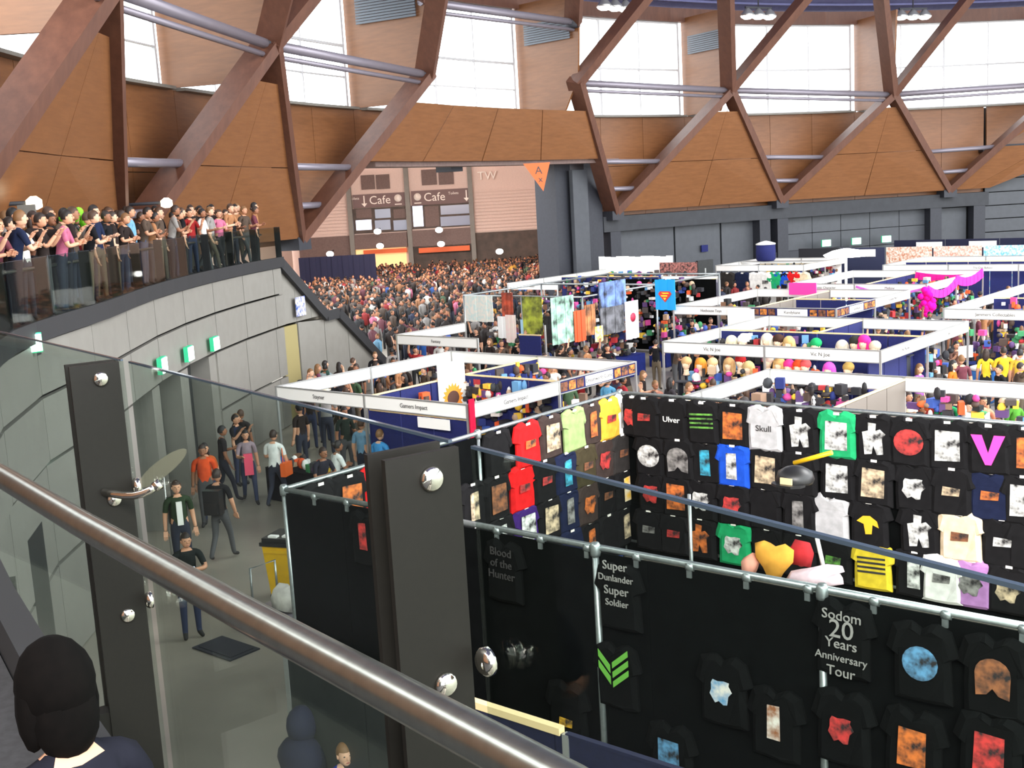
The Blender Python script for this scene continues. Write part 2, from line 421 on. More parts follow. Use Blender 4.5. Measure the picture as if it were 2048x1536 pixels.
def arm(mb, p, q, w_=.4, d_=.85, inward=None):
    p = Vector(p); q = Vector(q); a = (q-p).normalized(); rad = Vector(((p.x+q.x)/2-CX, (p.y+q.y)/2-CY, 0)).normalized()
    X = a.cross(rad).normalized(); Y = X.cross(a)
    mb.box((p+q)/2, (q-p).length, w_, d_, a, X, 0, Y)
for k in range(-2, 7):
    fa = foot(k) if k >= 0 else foot(0)+14.65*k
    an0, zn0 = node(k-1); an1, zn1 = node(k)
    R_ = struct('trim_%d' % (k+10), MB().box(P(fa, 48.3, 5.25), .9, .9, .5, Vector((math.cos(math.radians(-fa)), math.sin(math.radians(-fa)), 0))), 'slate')
    ft = P(fa, 48.3, 5.4); n0 = P(an0, 45.4, zn0); n1 = P(an1, 45.4, zn1)
    if k != 2:
        for n_ in (n0, n1):
            m_ = MB(); arm(m_, ft, ft+(n_-ft)*1.02); obj('rib', m_, 'glulam', R_)
        for tt in (.42, .2):
            m_ = MB(); m_.tube([ft.lerp(n0, tt), ft.lerp(n1, tt)], .13, 8); obj('strut_tube', m_, 'steel_tube', R_)
    else:
        R_.location.z += 2.9
    m_ = MB(); m_.tube([n0, n1], .17, 8); m_.tube([n0+Z*.0+(n1-n0)*.02-Z*.36, n1-Z*.36], .09, 6); obj('ring_tube', m_, 'steel_tube', R_)
    top = P(fa, 40, 20)
    for n_ in (n0, n1):
        m_ = MB(); arm(m_, n_, n_+(top-n_)*1.02, .42, .8); obj('rib', m_, 'glulam', R_)
    m_ = MB(); m_.lathe(n1-Z*.3, [(.28, 0), (.36, .1), (.36, .5), (.28, .6)], 10); obj('node_plate', m_, 'slate', R_)
mb = MB()
for i in range(40):
    a0 = -132+i*4.5; a1 = a0+4.5
    for (ra, za), (rb, zb) in (((49.8, 16.7), (40, 20.2)), ((40, 20.2), (17, 27.5))):
        q = [P(a0, ra, za), P(a1, ra, za), P(a1, rb, zb), P(a0, rb, zb)]; up = Vector((0, 0, .3))
        mb.add(q+[x+up for x in q], [(0, 1, 2, 3), (7, 6, 5, 4), (0, 4, 5, 1), (2, 6, 7, 3), (1, 5, 6, 2), (3, 7, 4, 0)])
ceil = struct('ceiling', mb, 'roof')
# roof battens (corrugation) close to the window heads
mb = MB()
for i in range(5):
    for j in range(24):
        a0 = -66+j*3.2; r = 48.6-1.1*i; z = 16.7+(49.8-r)*.357-.06; mb.beam(P(a0, r, z), P(a0+3.2, r, z), .2, .12)
obj('roof_batten', mb, 'roof', ceil)

# clusters of high bay lamps
n = 0
for x, y, nm in ((1230, 10, 'above the third window from the right'), (1517, 32, 'above the second window from the right'), (1826, 32, 'above the rightmost window')):
    a = {1230: -40.85, 1517: -27.67, 1826: -14.11}[x]; p = P(a, 46.5, 16.05)
    t = math.radians(a); tan = Vector((math.cos(t), -math.sin(t), 0))
    L_ = thing('high_bay_lamp', 'bright triple lamp cluster hung under the roof '+nm, 'lamp', p, 0, 'lamp clusters under the roof')
    m_ = MB(); m_.beam(p-tan*.95+Z*.42, p+tan*.95+Z*.42, .12, .1); m_.tube([p+Z*.45, p+Z*1.6], .04, 6); obj('hanger', m_, 'slate', L_)
    for d in (-.8, 0, .8):
        m_ = MB(); m_.lathe(p+tan*d-Z*.05, [(.42, 0), (.36, .12), (.16, .36), (.1, .42)], 12); s_ = obj('reflector', m_, 'alu', L_)
        m_ = MB(); m_.lathe(p+tan*d-Z*.12, [(.2, -.1), (.36, 0), (.38, .08), (.3, .1)], 12); obj('bulb', m_, 'lamp_white', s_)

# ------------------------------------------------------------------ mezzanine, curved wall below, stair
def redge(a):
    t = min(1, max(0, (-98-a)/8)); return 44.4+.72*t*t*(3-2*t)
def rglass(a):
    if a < -123.89: return 44.575
    if a < -121.34: return 44.575+.11*(a+123.89)/2.55
    if a < -117.2: return 44.685+.415*(a+121.34)/4.14
    return 45.1+(redge(a)-.05-45.1)*min(1, (a+117.2)/11)
mb = MB()
A0, A1 = -134, -79.6
n = 24
for i in range(n):
    a0 = A0+(A1-A0)*i/n; a1 = A0+(A1-A0)*(i+1)/n
    q = [P(a0, redge(a0)+.02, 5), P(a1, redge(a1)+.02, 5), P(a1, 50, 5), P(a0, 50, 5)]
    mb.add(q+[x-Z*.35 for x in q], [(0, 1, 2, 3)[::-1], (4, 5, 6, 7), (0, 4, 5, 1)[::-1], (1, 5, 6, 2)[::-1], (2, 6, 7, 3)[::-1], (3, 7, 4, 0)[::-1]])
struct('floor_mezzanine', mb, 'carpet')
mb = MB()
for i in range(36):
    a0 = A0+(A1-A0)*i/36; a1 = A0+(A1-A0)*(i+1)/36; mb.beam(P(a0, redge(a0)-.04, 5.0), P(a1, redge(a1)-.04, 5.0), .1, .3)
struct('trim_30', mb, 'slab_dark')
wl = struct('wall_left', MB().box(P(-100, 46.9, 2), .2, .2, 3.9), 'grey_panel')
a = -100.09-3.3*9
i = 0
while a < -79.8:
    b = min(a+3.28, -79.7)
    rr = redge((a+b)/2)
    for z0, z1 in ((3.08, 4.03), (4.05, 4.84)): wallpanel(a, b, z0, z1, redge(a), 'grey_panel', wl, rb=redge(b))
    mid = (a+b)/2
    if -96.5 < mid < -86.5:
        m_ = MB(); tt = math.radians(-mid); X = Vector((math.cos(tt), math.sin(tt), 0))
        m_.box(P(mid-.2, rr+.6, 1.5), 1.5, .1, 3.0, X); obj('dark_door', m_, 'door_dark', wl)
        m_ = MB(); m_.box(P(mid+1.35, rr+.35, 1.5), .75, .5, 3.0, X); obj('pier', m_, 'grey_panel', wl)
    else:
        for z0, z1 in ((0, 1.52), (1.54, 3.04)): wallpanel(a, b, z0, z1, redge(a)+.06, 'grey_panel', wl, rb=redge(b)+.06)
    if mid < -104:
        m_ = MB(); tt = math.radians(-mid); X = (P(b, redge(b), 0)-P(a, redge(a), 0)).normalized()
        m_.box(P(mid, redge(mid)+.03, 1.2), 1.0, .1, 2.4, X); obj('dark_door', m_, 'door_dark', wl)
    a = b
mb = MB()
for i in range(30):
    a0 = -130+i*1.7; mb.beam(P(a0, redge(a0)+.9, 2.4), P(a0+1.7, redge(a0+1.7)+.9, 2.4), .1, 4.8)
obj('light_leak_backing', mb, 'slab_dark', wl)  # added behind the panels so no outside light leaks between them
SD = Vector((.3, .954, 0)).normalized(); SN = Vector((SD.y, -SD.x, 0)); S0 = Vector((-6.8, 34.9, 0))
stw = struct('wall_stair', MB().box(S0+SD*2-SN*1.5+Z*.2, .3, .3, .3), 'grey_panel')
prof = [(0, 5.0), (2.85, 3.02), (3.75, 3.02), (8.4, 0.1)]
def stairz(s):
    for (s0, z0), (s1, z1) in zip(prof, prof[1:]):
        if s <= s1: return z0+(z1-z0)*(s-s0)/(s1-s0)
    return 0.1
for s0, s1, zb in ((0, 1.0, 3.08), (1.0, 2.0, 3.08), (2.0, 2.62, 3.08)):
    m_ = MB(); m_.ext([(s0+.01, zb), (s1-.01, zb), (s1-.01, max(zb+.02, stairz(s1)-.1)), (s0+.01, stairz(s0)-.1)], S0-SN*.12, SD, Z, -.1); obj('wall_panel', m_, 'grey_panel', stw)
for s0, s1 in ((1.05, 2.85), (2.87, 4.6), (4.62, 8.3)):
    m_ = MB(); tops = [s for s in (s0+.01, 2.85, 3.75, s1-.01) if s0 < s < s1]
    m_.ext([(s0+.01, 0.02), (s1-.01, .02)]+[(s, min(3.04, stairz(s)-.1)) for s in sorted(set(tops), reverse=True)], S0-SN*.12, SD, Z, -.1); obj('wall_panel', m_, 'grey_panel', stw)
m_ = MB(); m_.box(S0+SD*.52-SN*.2+Z*1.5, 1.0, .1, 3.0, SD); obj('recess', m_, 'recess_wall', stw)
mb = MB()
for (s0, z0), (s1, z1) in zip(prof, prof[1:]): mb.beam(S0+SD*s0+Z*(z0+.02), S0+SD*s1+Z*(z1+.02), .12, .32)
obj('stringer', mb, 'slab_dark', stw)
for i in range(30):
    m_ = MB(); s = .1+i*.285 if i < 10 else 3.75+(i-10)*.25; 
    if s > 8.2: break
    m_.box(S0+SD*s-SN*1.9+Z*(stairz(s)-.1), .3, 3.4, .16, SD); obj('stair_tread', m_, 'concrete_floor', stw)
m_ = MB(); m_.box(S0+SD*3.3-SN*1.9+Z*2.93, .9, 3.4, .16, SD); obj('landing', m_, 'concrete_floor', stw)
mb = MB(); q = S0+SD*.55+SN*.02
mb.box(S0+SD*1.05-SN*(-.02)+Z*3.55, .62, .03, .6, SD)
o = based('blue_wall_sign', mb, 'obj_print_lit', 'small blue and white sign on the pale panel beside the stair', 'sign', S0+SD*1.05+Z*3.25, color=S(60, 90, 160))

# ------------------------------------------------------------------ concourse and cafe front beyond the opening
YC = 100.0
def Q(x, y): return aty(x, y, YC)
wc = struct('wall_cafe', MB().box((-6, YC+.4, 5.2), 60, .3, 10.4), 'pinkwall')
def cafebox(name, x0, y0, x1, y1, mats, dep=.2, off=0., par=None, slope=True):
    p, q = Q(x0, (y0+y1)/2), Q(x1, (y0+y1)/2); zt = Q((x0+x1)/2, y0).z; zb = Q((x0+x1)/2, y1).z
    m_ = MB(); m_.box(((p.x+q.x)/2, YC+.2-off-dep/2, (zt+zb)/2), q.x-p.x, dep, zt-zb); return obj(name, m_, mats, par or wc)
for i in range(13): cafebox('cladding_strip', 948, 376+6.6*i, 1098, 380.5+6.6*i, 'pinkwall', .08, .02)
for i in range(11): cafebox('cladding_strip', 590, 398+6.6*i, 700, 402.5+6.6*i, 'pinkwall', .08, .02)
cafebox('vent_grille', 722, 350, 749, 379, 'brownpanel', .15, .02); cafebox('vent_grille', 752, 349, 779, 378, 'brownpanel', .15, .02)
cafebox('vent_grille', 843, 339, 873, 370, 'brownpanel', .15, .02); cafebox('vent_grille', 877, 337, 907, 369, 'brownpanel', .15, .02)
cafebox('shop_front', 706, 415, 812, 465, 'shopdark', .1, .02); cafebox('shop_front', 823, 408, 942, 455, 'shopdark', .1, .02)
for a in (710, 748, 785): 
    cafebox('window_pane', a+2, 418, a+33, 436, 'paneblue' if a == 748 else 'brownpanel', .06, .13); cafebox('window_pane', a+2, 440, a+33, 460, 'lit_glass' if a == 710 else 'paneblue', .06, .13)
cafebox('window_pane', 826, 412, 846, 453, 'lit_glass', .06, .13); cafebox('window_pane', 850, 412, 878, 453, 'brownpanel', .06, .13)
cafebox('window_pane', 881, 410, 940, 428, 'paneblue', .06, .13); cafebox('window_pane', 881, 432, 940, 451, 'paneblue', .06, .13)
cafebox('awning', 708, 467, 815, 496, 'brownpanel', .5, .1); cafebox('awning', 824, 458, 944, 490, 'brownpanel', .5, .1)
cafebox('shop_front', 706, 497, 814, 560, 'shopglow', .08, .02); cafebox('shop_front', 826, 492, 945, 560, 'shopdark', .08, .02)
cafebox('orange_strip', 728, 498, 815, 506, 'orange_strip', .3, .4); cafebox('orange_strip', 838, 493, 940, 503, 'orange_strip', .3, .4)
cafebox('dark_wall', 600, 474, 703, 560, 'brownpanel', .1, .02); cafebox('dark_wall', 950, 462, 1092, 560, 'shopdark', .1, .02)
for x in (703, 819, 945, 1096): cafebox('pillar', x-4.5, 325, x+4.5, 575, 'grey_panel', .5, .15)
for (x0, x1, y0, y1, txt, lx, nm) in ((706, 812, 387, 414, 'Cafe', 760, 'left'), (823, 941, 379, 408, 'Cafe', 869, 'right')):
    p, q = Q(x0, (y0+y1)/2), Q(x1, (y0+y1)/2); zt = Q((x0+x1)/2, y0).z; zb = Q((x0+x1)/2, y1).z; zc = (zt+zb)/2
    T_ = thing('cafe_sign', 'brown sign board reading Cafe in white, the %s of two above the shop windows' % nm, 'sign', ((p.x+q.x)/2, YC+.1, zb), 0, 'cafe signs')
    m_ = MB(); m_.box(((p.x+q.x)/2, YC, zc), q.x-p.x, .16, zt-zb); obj('board', m_, 'cafesign', T_)
    m_ = MB(); lp = Q(lx, (y0+y1)/2); addtext(m_, txt, 1.0, (lp.x, YC-.1, zc), (1, 0, 0), Z)
    sg = 1 if nm == 'right' else -1
    ax = Q(x1-8 if sg > 0 else x0+22, 395).x
    m_.box((ax, YC-.1, zc+.1), .1, .02, .7); m_.ext([(-.25, 0), (0, -.3), (.25, 0)], (ax, YC-.1, zc-.2), (1, 0, 0), Z, .02)
    addtext(m_, 'Toilets', .32, (ax-sg*1.1 if sg > 0 else ax-.85, YC-.1, zc+.25), (1, 0, 0), Z); 
    ix = Q(835 if sg > 0 else 796, 395).x; m_.lathe((ix, YC-.1, zc+.1), [(.32, 0), (.32, .02)], 14, ax=(0, -1, 0)); m_.box((ix, YC-.1, zc-.42), .6, .02, .08)
    obj('lettering', m_, 'white_letter', T_)
m_ = MB(); lp = Q(974, 352); addtext(m_, 'TW', 1.0, (lp.x, YC-.15, lp.z), (1, 0, 0), Z, depth=.2)
based('wall_letters', m_, 'white_letter', 'pale raised letters high on the pink wall right of the cafe', 'letters', (lp.x, YC, lp.z-.5))
pp = aty(1073, 326, 54); m_ = MB(); m_.ext([(-.62, 0), (.62, 0), (.25, -1.3)], pp, (1, 0, 0), Z, .05)
T_ = thing('pennant', 'orange triangular hanging pennant with a black glyph beside the dark pillar', 'flag', pp-Z*1.3)
obj('cloth', m_, 'orange_strip', T_)
m_ = MB(); addtext(m_, 'A', .5, pp+Vector((.08, -.06, -.35)), (1, 0, 0), Z); addtext(m_, 'x', .4, pp+Vector((.15, -.06, -.75)), (1, 0, 0), Z); obj('glyph', m_, 'blackplastic', T_)
for i, (x, y) in enumerate(((755, 463), (760, 492), (878, 460), (882, 488), (660, 508), (999, 503))):
    p = aty(x, y, 96.8); lab = ['upper', 'lower', 'upper', 'lower', 'single', 'single'][i]+' glowing round lamp '+['under the left cafe sign', 'under the left cafe sign', 'under the right cafe sign', 'under the right cafe sign', 'above the navy drape', 'left of the dark pillar'][i]
    m_ = MB(); m_.ball(p, .32, .32, .24, 10, 6); T_ = thing('round_lamp', lab, 'lamp', p-Z*.25, 0, 'round lamps in the concourse')
    obj('globe', m_, 'lamp_white', T_); m_ = MB(); m_.tube([p+Z*.2, p+Vector((0, 2.2, .2))], .05, 6); obj('bracket', m_, 'slate', T_)
mb = MB(); p0 = aty(600, 548, 84); p1 = aty(752, 540, 84)
for i in range(14):
    x = p0.x+(p1.x-p0.x)*(i+.5)/14; mb.box((x, 84+.06*(i % 2), 1.55), (p1.x-p0.x)/14+.02, .1, 3.1)
based('navy_drape', mb, 'navy_dark', 'long navy drape screen in front of the cafe hall', 'curtain', ((p0.x+p1.x)/2, 84, 0))
mb = MB(); mb.box((-18.5, 81, 5.1), .3, 38, 10.2); mb.box((9.5, 85, 5.1), .3, 30, 10.2); mb.box((-4.5, 85.5, 10.35), 28, 29, .3)
struct('wall_concourse', mb, 'pinkwall')

# ------------------------------------------------------------------ balustrade of the gallery
bal = thing('balustrade', 'curved glass balustrade with dark twin plate posts and a steel handrail along the gallery', 'balustrade', P(-121.3, 44.6, 5))
pa = [-126.44, -123.89, -121.34, -117.2]+[-115.3+2.55*i for i in range(15)]
for i, a in enumerate(pa):
    t = math.radians(a); rad = Vector((math.sin(t), math.cos(t), 0)); tan = Vector((math.cos(t), -math.sin(t), 0)); ctr = Vector((CX, CY, 0))
    near = i < 4
    dr = rglass(a)-44.575
    ctr = ctr+rad*dr
    pm = MB()
    for s in (-.034, .034): pm.box(ctr+rad*44.685+tan*s+Z*(5.29 if i < 4 else 5.54), .155, .014, 1.52 if i < 4 else 1.02, rad)
    if i < 4: pm.box(ctr+rad*44.95+Z*4.78, .5, .07, .2, rad)
    po = obj('post', pm, 'post_dark', bal)
    if near:
        for zz in (6.0, 5.6, 5.2):
            m_ = MB(); m_.lathe(ctr+rad*44.67-tan*.041+Z*zz, [(.024, 0), (.024, .006), (.019, .011), (.006, .015)], 16, ax=-tan); obj('bolt', m_, 'chrome', po)
        for zz in (5.64, 5.25):
            m_ = MB(); m_.lathe(ctr+rad*44.597+tan*.085+Z*zz, [(.028, 0), (.028, .012), (.02, .02)], 16, ax=rad); obj('glass_clamp', m_, 'chrome', po)
            m_ = MB(); m_.lathe(ctr+rad*44.597-tan*.085+Z*zz, [(.028, 0), (.028, .012), (.02, .02)], 16, ax=rad); obj('glass_clamp', m_, 'chrome', po)
        if i != 2: continue
        b0 = ctr-tan*.044+rad*44.70+Z*5.63; e0 = b0-tan*.17-rad*.13+Z*.03; pts = []
        for j in range(7):
            t_ = j/6; pts.append(b0.lerp(e0, t_)-tan*(.05*math.sin(PI*t_))-Z*(.012*math.sin(PI*t_)))
        m_ = MB(); m_.tube(pts, .013, 12); br = obj('clamp_arm', m_, 'chrome', po)
        m_ = MB(); m_.lathe(e0, [(.017, -.012), (.018, .012)], 14, ax=(e0-pts[-2])); obj('end_cap', m_, 'chrome', br)
for i in range(len(pa)-1):
    a0, a1 = pa[i]+.05, pa[i+1]-.05
    if a1 > -79.4: a1 = -79.6
    p, q = P(a0, rglass(a0), 0), P(a1, rglass(a1), 0)
    m_ = MB(); zl = 4.5 if i < 3 else 5.11; m_.beam(p+Z*(6.04+zl)/2, q+Z*(6.04+zl)/2, .009, 6.04-zl); g_ = obj('glass_panel', m_, 'glass_green', bal)
    m_ = MB(); m_.beam(p+Z*6.0435, q+Z*6.0435, .0092, .006); obj('polished_edge', m_, 'glass_edge', g_)
    if a1 > -80: break
hp = [P(-133+1.0*i, 45.0+.065*min(9, max(0, -133+i+124.9)) if -133+i < -110 else rglass(-133+i)+.5, 5.85) for i in range(54)]
m_ = MB(); m_.tube(hp, .029, 16); obj('handrail', m_, 'brushed', bal)

# exit lights
def exitsign(p, nrm, label, w_=.42, h_=.3, big=True):
    T_ = thing('exit_sign', label, 'exit sign', p-Z*h_/2, 0, 'lit exit signs'); nrm = Vector(nrm).normalized(); X = Z.cross(nrm)
    m_ = MB(); m_.box(p, w_+.04, .1, h_+.04, X); obj('housing', m_, 'exit_housing', T_)
    m_ = MB(); m_.box(p+nrm*.06, w_, .03, h_, X); obj('lit_face', m_, 'exit_green', T_)
for i, (a, z) in enumerate(((-94.4, 3.5), (-91.2, 3.42), (-88.2, 3.36))):
    p = P(a, 44.25, z); exitsign(p, Vector((CX, CY, z))-p, ['nearest', 'middle', 'farthest'][i]+' of three lit exit signs above the dark doors under the gallery')
for i, (x, y, Y) in enumerate(((84, 860, 17.2), (38, 911, 15.2), (65, 686, 16.2))):
    p = aty(x, y, Y); exitsign(p, (.75, -.6, 0), ['lit exit sign left of the left post, the upper one', 'lit exit sign just above the handrail at left edge', 'glowing box for a ceiling light reflected in the glass, high at left'][i], .2, .24)  # third box is added for a ceiling light's reflection in the glass
for i, (x, y, a, z) in enumerate(((1652, 486, -20.36, 2.64), (1712, 482, -17.71, 2.62), (1772, 478, -15.1, 2.61))):
    p = P(a, 48.2, z); exitsign(p, Vector((CX, CY, z))-p, ['left', 'middle', 'right'][i]+' of three lit exit signs on the far right wall', .62, .38)
for i, (px, py) in enumerate(((68, 405), (333, 405))):
    p = cylpt(px, py, 46.7)-Z*.15; a = math.degrees(math.atan2(p.x-CX, p.y-CY)); z = p.z; T_ = thing('wall_lamp', ['left', 'right'][i]+' glowing wall lamp on the plywood above the gallery crowd', 'lamp', p, 0, 'wall lamps on the plywood')
    m_ = MB(); m_.lathe(p, [(.06, 0), (.16, .05), (.16, .2), (.06, .28)], 12); obj('globe', m_, 'lamp_warm', T_)
    m_ = MB(); q_ = P(a, 48.95, z+.15); m_.tube([p+Z*.15, q_], .05, 6); obj('bracket', m_, 'slate', T_)

# ------------------------------------------------------------------ T-shirts, prints
SH = [(.08, .0), (.13, .005), (.235, -.045), (.30, -.25), (.235, -.285), (.225, -.2), (.235, -.45), (.24, -.68)]
def shirtmesh(seed, slen=1.0):
    r = random.Random(seed); R_ = [(x, z*(1 if i < 3 else slen if i < 6 else 1)) for i, (x, z) in enumerate(SH)]
    out = [(-.04, -.05), (.04, -.05)] ; out = [(0, -.06)]+R_+[(.08, -.69), (-.08, -.685)]+[(-x, z) for x, z in reversed(R_)]
    out = [(x+r.uniform(-.006, .006), z+r.uniform(-.008, .008)) for x, z in out]; n = len(out)
    vs = [(x, .0, z) for x, z in out]+[(x*.78, -.045+r.uniform(-.012, .012), -.35+(z+.35)*.86) for x, z in out]+[(x, .03, z) for x, z in out]
    fs = []
    for i in range(n):
        j = (i+1) % n; fs += [(j, i, n+i, n+j), (i, j, 2*n+j, 2*n+i)]
    fs += [tuple(range(n, 2*n))[::-1], tuple(range(2*n, 3*n))]
    m_ = MB(); m_.add(vs, fs); me = m_.mesh('t_shirt', ['obj_cloth']); return me
SHM = [shirtmesh(i) for i in range(4)]
_pm = {}
def printmesh(kind, mt):
    k = (kind, mt)
    if k in _pm: return _pm[k]
    m_ = MB(); r = random.Random(str(kind)); o = Vector((0, -.052, 0)); X = Vector((1, 0, 0)); t = .006
    E = lambda poly: m_.ext(poly, o, X, Z, t)
    if kind == 'blob':
        E([(.15*math.cos(a)*r.uniform(.6, 1.1), .16*math.sin(a)*r.uniform(.6, 1.15)) for a in [i*2*PI/14 for i in range(14)]])
    elif kind == 'circle': E([(.16*math.cos(i*2*PI/18), .16*math.sin(i*2*PI/18)) for i in range(18)])
    elif kind == 'rect': E([(-.13, -.19), (.13, -.18), (.13, .17), (-.12, .18)])
    elif kind == 'slim': E([(-.07, -.18), (.07, -.18), (.06, .18), (-.07, .17)])
    elif kind == 'arch': E([(-.14, -.18), (-.05, -.16), (0, -.1), (.05, -.16), (.14, -.18)]+[(.15*math.cos(a), .03+.14*math.sin(a)) for a in [i*PI/8 for i in range(9)]])
    elif kind == 'vee':
        E([(-.17, .17), (-.06, .17), (0, -.04), (.06, .17), (.17, .17), (.03, -.18), (-.03, -.18)])
    elif kind == 'stripes':
        for i in range(4): E([(-.16, .1-.06*i), (.16, .11-.06*i), (.16, .135-.06*i), (-.16, .125-.06*i)])
    elif kind == 'figure':
        E([(-.1, -.2), (-.02, -.19), (0, -.08), (.04, -.2), (.11, -.19), (.1, 0), (.14, .06), (.08, .12), (.03, .1), (.04, .19), (-.05, .2), (-.05, .1), (-.12, .08), (-.11, -.02)])
    elif kind == 'fan':
        E([(-.13, .03), (-.06, .1), (.02, .11), (.1, .05), (.12, -.03), (.05, .0), (.04, -.12), (-.03, -.13), (-.05, .0)])
    elif kind == 'small': E([(-.09, -.05), (.09, -.04), (.1, .05), (-.08, .06)])
    elif kind == 'chevron':
        for i in range(3): E([(-.02, -.15+.11*i), (.19, .02+.11*i), (.19, .09+.11*i), (-.02, -.08+.11*i)])
        for i in range(2): E([(-.05, -.12+.13*i), (-.2, .05+.13*i), (-.2, .13+.13*i), (-.05, -.03+.13*i)])
    elif kind.startswith('text:'):
        lines = kind[5:].split('|')
        for i, l in enumerate(lines):
            sz = .11 if len(l) < 7 else .085
            if l == '20': sz = .2
            addtext(m_, l, sz, (0, -.055, .1*(len(lines)-1)/1.0*.5*1.1-.11*i), X, Z)
    _pm[k] = m_.mesh('print', [mt]); return _pm[k]
_tag = MB(); _tag.box((0, -.03, -.035), .075, .01, .035); TAG = _tag.mesh('neck_tag', ['white_letter'])
NAMES = {'z': ((9, 10, 10), 'black'), 'k': ((27, 26, 27), 'black'), 'g': ((38, 166, 104), 'green'), 'e': ((196, 194, 194), 'grey'), 'b': ((34, 84, 200), 'blue'), 'n': ((30, 36, 62), 'navy'), 'r': ((226, 34, 36), 'red'),
         'l': ((158, 180, 118), 'pale green'), 'y': ((244, 180, 62), 'amber'), 'w': ((240, 236, 230), 'white'), 'c': ((238, 214, 178), 'cream'), 'p': ((66, 38, 110), 'purple'), 'o': ((70, 62, 44), 'olive'),
         'd': ((66, 54, 50), 'dark brown'), 'v': ((186, 132, 190), 'lilac'), 'f': ((248, 214, 60), 'yellow'), 'm': ((52, 48, 46), 'charcoal')}
PC = {'white': (240, 238, 232), 'red': (214, 60, 56), 'orange': (226, 120, 50), 'beige': (222, 196, 160), 'cyan': (60, 176, 206), 'pink': (238, 70, 170), 'grey': (150, 146, 142), 'yellow': (244, 184, 40),
      'green': (110, 180, 70), 'blue': (96, 150, 190), 'dark': (60, 56, 56), 'brown': (150, 92, 56)}
def shirt(loc, rz, ck, kind, pc, label, sc_=1.0, group=None, plain=None, idx=0, pz=-.34, ps=1.0, tag=True):
    cc, cn = NAMES[ck]
    o = bpy.data.objects.new('t_shirt', SHM[idx % 4]); col.objects.link(o)
    o.matrix_world = Matrix.Translation(loc) @ Matrix.Rotation(rz, 4, 'Z') @ Matrix.Rotation(random.uniform(-.03, .03), 4, 'Y') @ Matrix.Diagonal((sc_*(1.13 if tag else 1), sc_, sc_, 1))
    o.color = S(*cc); props(o, label, 't-shirt', group)
    if kind:
        mt = plain or ('obj_plain' if kind.startswith('text') or kind in ('vee', 'chevron', 'fan') else 'obj_print')
        p = bpy.data.objects.new('print', printmesh(kind, mt)); col.objects.link(p); p.parent = o; p.location = (0, 0, pz); p.scale = (ps*1.12, 1, ps*1.12) if tag else (ps, 1, ps)
        p.color = S(*PC[pc])
    if not tag: return o
    t = bpy.data.objects.new('neck_tag', TAG); col.objects.link(t); t.parent = o
    return o

STZ, SU0, SV0, SV1 = 3.0, -11.55, 8.96, 16.5
PD = {'blob': 'smudged', 'circle': 'round', 'rect': 'square', 'slim': 'narrow', 'arch': 'arched', 'vee': 'V shaped', 'stripes': 'lined', 'figure': 'figure', 'fan': 'fan shaped', 'small': 'small', 'chevron': 'chevron'}
ORD = ['first', 'second', 'third', 'fourth', 'fifth', 'sixth', 'seventh', 'eighth', 'ninth', 'tenth', 'eleventh', 'twelfth', 'thirteenth', 'fourteenth', 'fifteenth', 'sixteenth']
ROWN = ['top', 'second', 'third', 'bottom']
BACK = [
 [(1266, 'k', 'blob', 'red'), (1290, 'k', 'small', 'red'), (1345, 'k', 'text:Ulver', 'white'), (1405, 'k', 'stripes', 'green'), (1467, 'k', 'rect', 'orange'), (1530, 'e', 'text:Skull', 'dark'), (1600, 'k', 'figure', 'white'), (1675, 'g', 'rect', 'white'), (1747, 'k', 'figure', 'white'), (1820, 'k', 'circle', 'red'), (1895, 'k', 'rect', 'white'), (1978, 'k', 'vee', 'pink'), (2050, 'k', 'slim', 'orange')],
 [(1300, 'k', 'circle', 'white'), (1358, 'k', 'arch', 'grey'), (1412, 'k', 'slim', 'cyan'), (1467, 'b', 'slim', 'white'), (1533, 'k', 'rect', 'beige'), (1600, 'k', 'small', 'blue'), (1675, 'k', 'rect', 'white'), (1750, 'k', 'rect', 'beige'), (1828, 'k', 'blob', 'white'), (1905, 'k', 'small', 'beige'), (1980, 'n', 'small', 'orange'), (2048, 'k', 'rect', 'white')],
 [(1305, 'k', 'blob', 'red'), (1355, 'k', 'rect', 'orange'), (1405, 'k', 'blob', 'white'), (1467, 'k', 'blob', 'red'), (1530, 'k', None, ''), (1600, 'k', 'slim', 'grey'), (1660, 'e', None, ''), (1740, 'k', 'fan', 'yellow'), (1838, 'k', 'figure', 'white'), (1920, 'c', 'small', 'brown'), (2005, 'k', 'small', 'white'), (2060, 'k', None, '')],
 [(1300, 'k', 'small', 'grey'), (1350, 'k', 'small', 'red'), (1402, 'k', 'figure', 'orange'), (1470, 'g', 'blob', 'white'), (1535, 'k', 'small', 'grey'), (1600, 'k', 'blob', 'red'), (1668, 'k', 'small', 'green'), (1745, 'f', 'stripes', 'dark'), (1830, 'k', 'slim', 'white'), (1885, 'w', 'small', 'grey'), (1945, 'v', 'blob', 'grey'), (2020, 'k', 'blob', 'beige')]]
ZR = [3.0, 2.32, 1.66, .98]
n = 0
for r, row in enumerate(BACK):
    yy = (850, 935, 1030, 1100)[r]
    for i, (px, ck, kind, pc) in enumerate(row):
        u, _, _ = atv(px, yy+(px-1600)*.09, SV1-.1)
        d = ('with %s %s print' % (PD.get(kind, 'lettered').split(':')[0], pc)) if kind else 'without a visible print'
        if kind and kind.startswith('text'): d = 'with %s lettering' % pc
        shirt(G(u, SV1-.09-(i % 2)*.02, ZR[r]), TH, ck, kind, pc, '%s t-shirt %s, %s of the %s row on the right wall' % (NAMES[ck][1], d, ORD[i], ROWN[r]), 1.1, group='t-shirts on the right wall of the stall', idx=n); n += 1
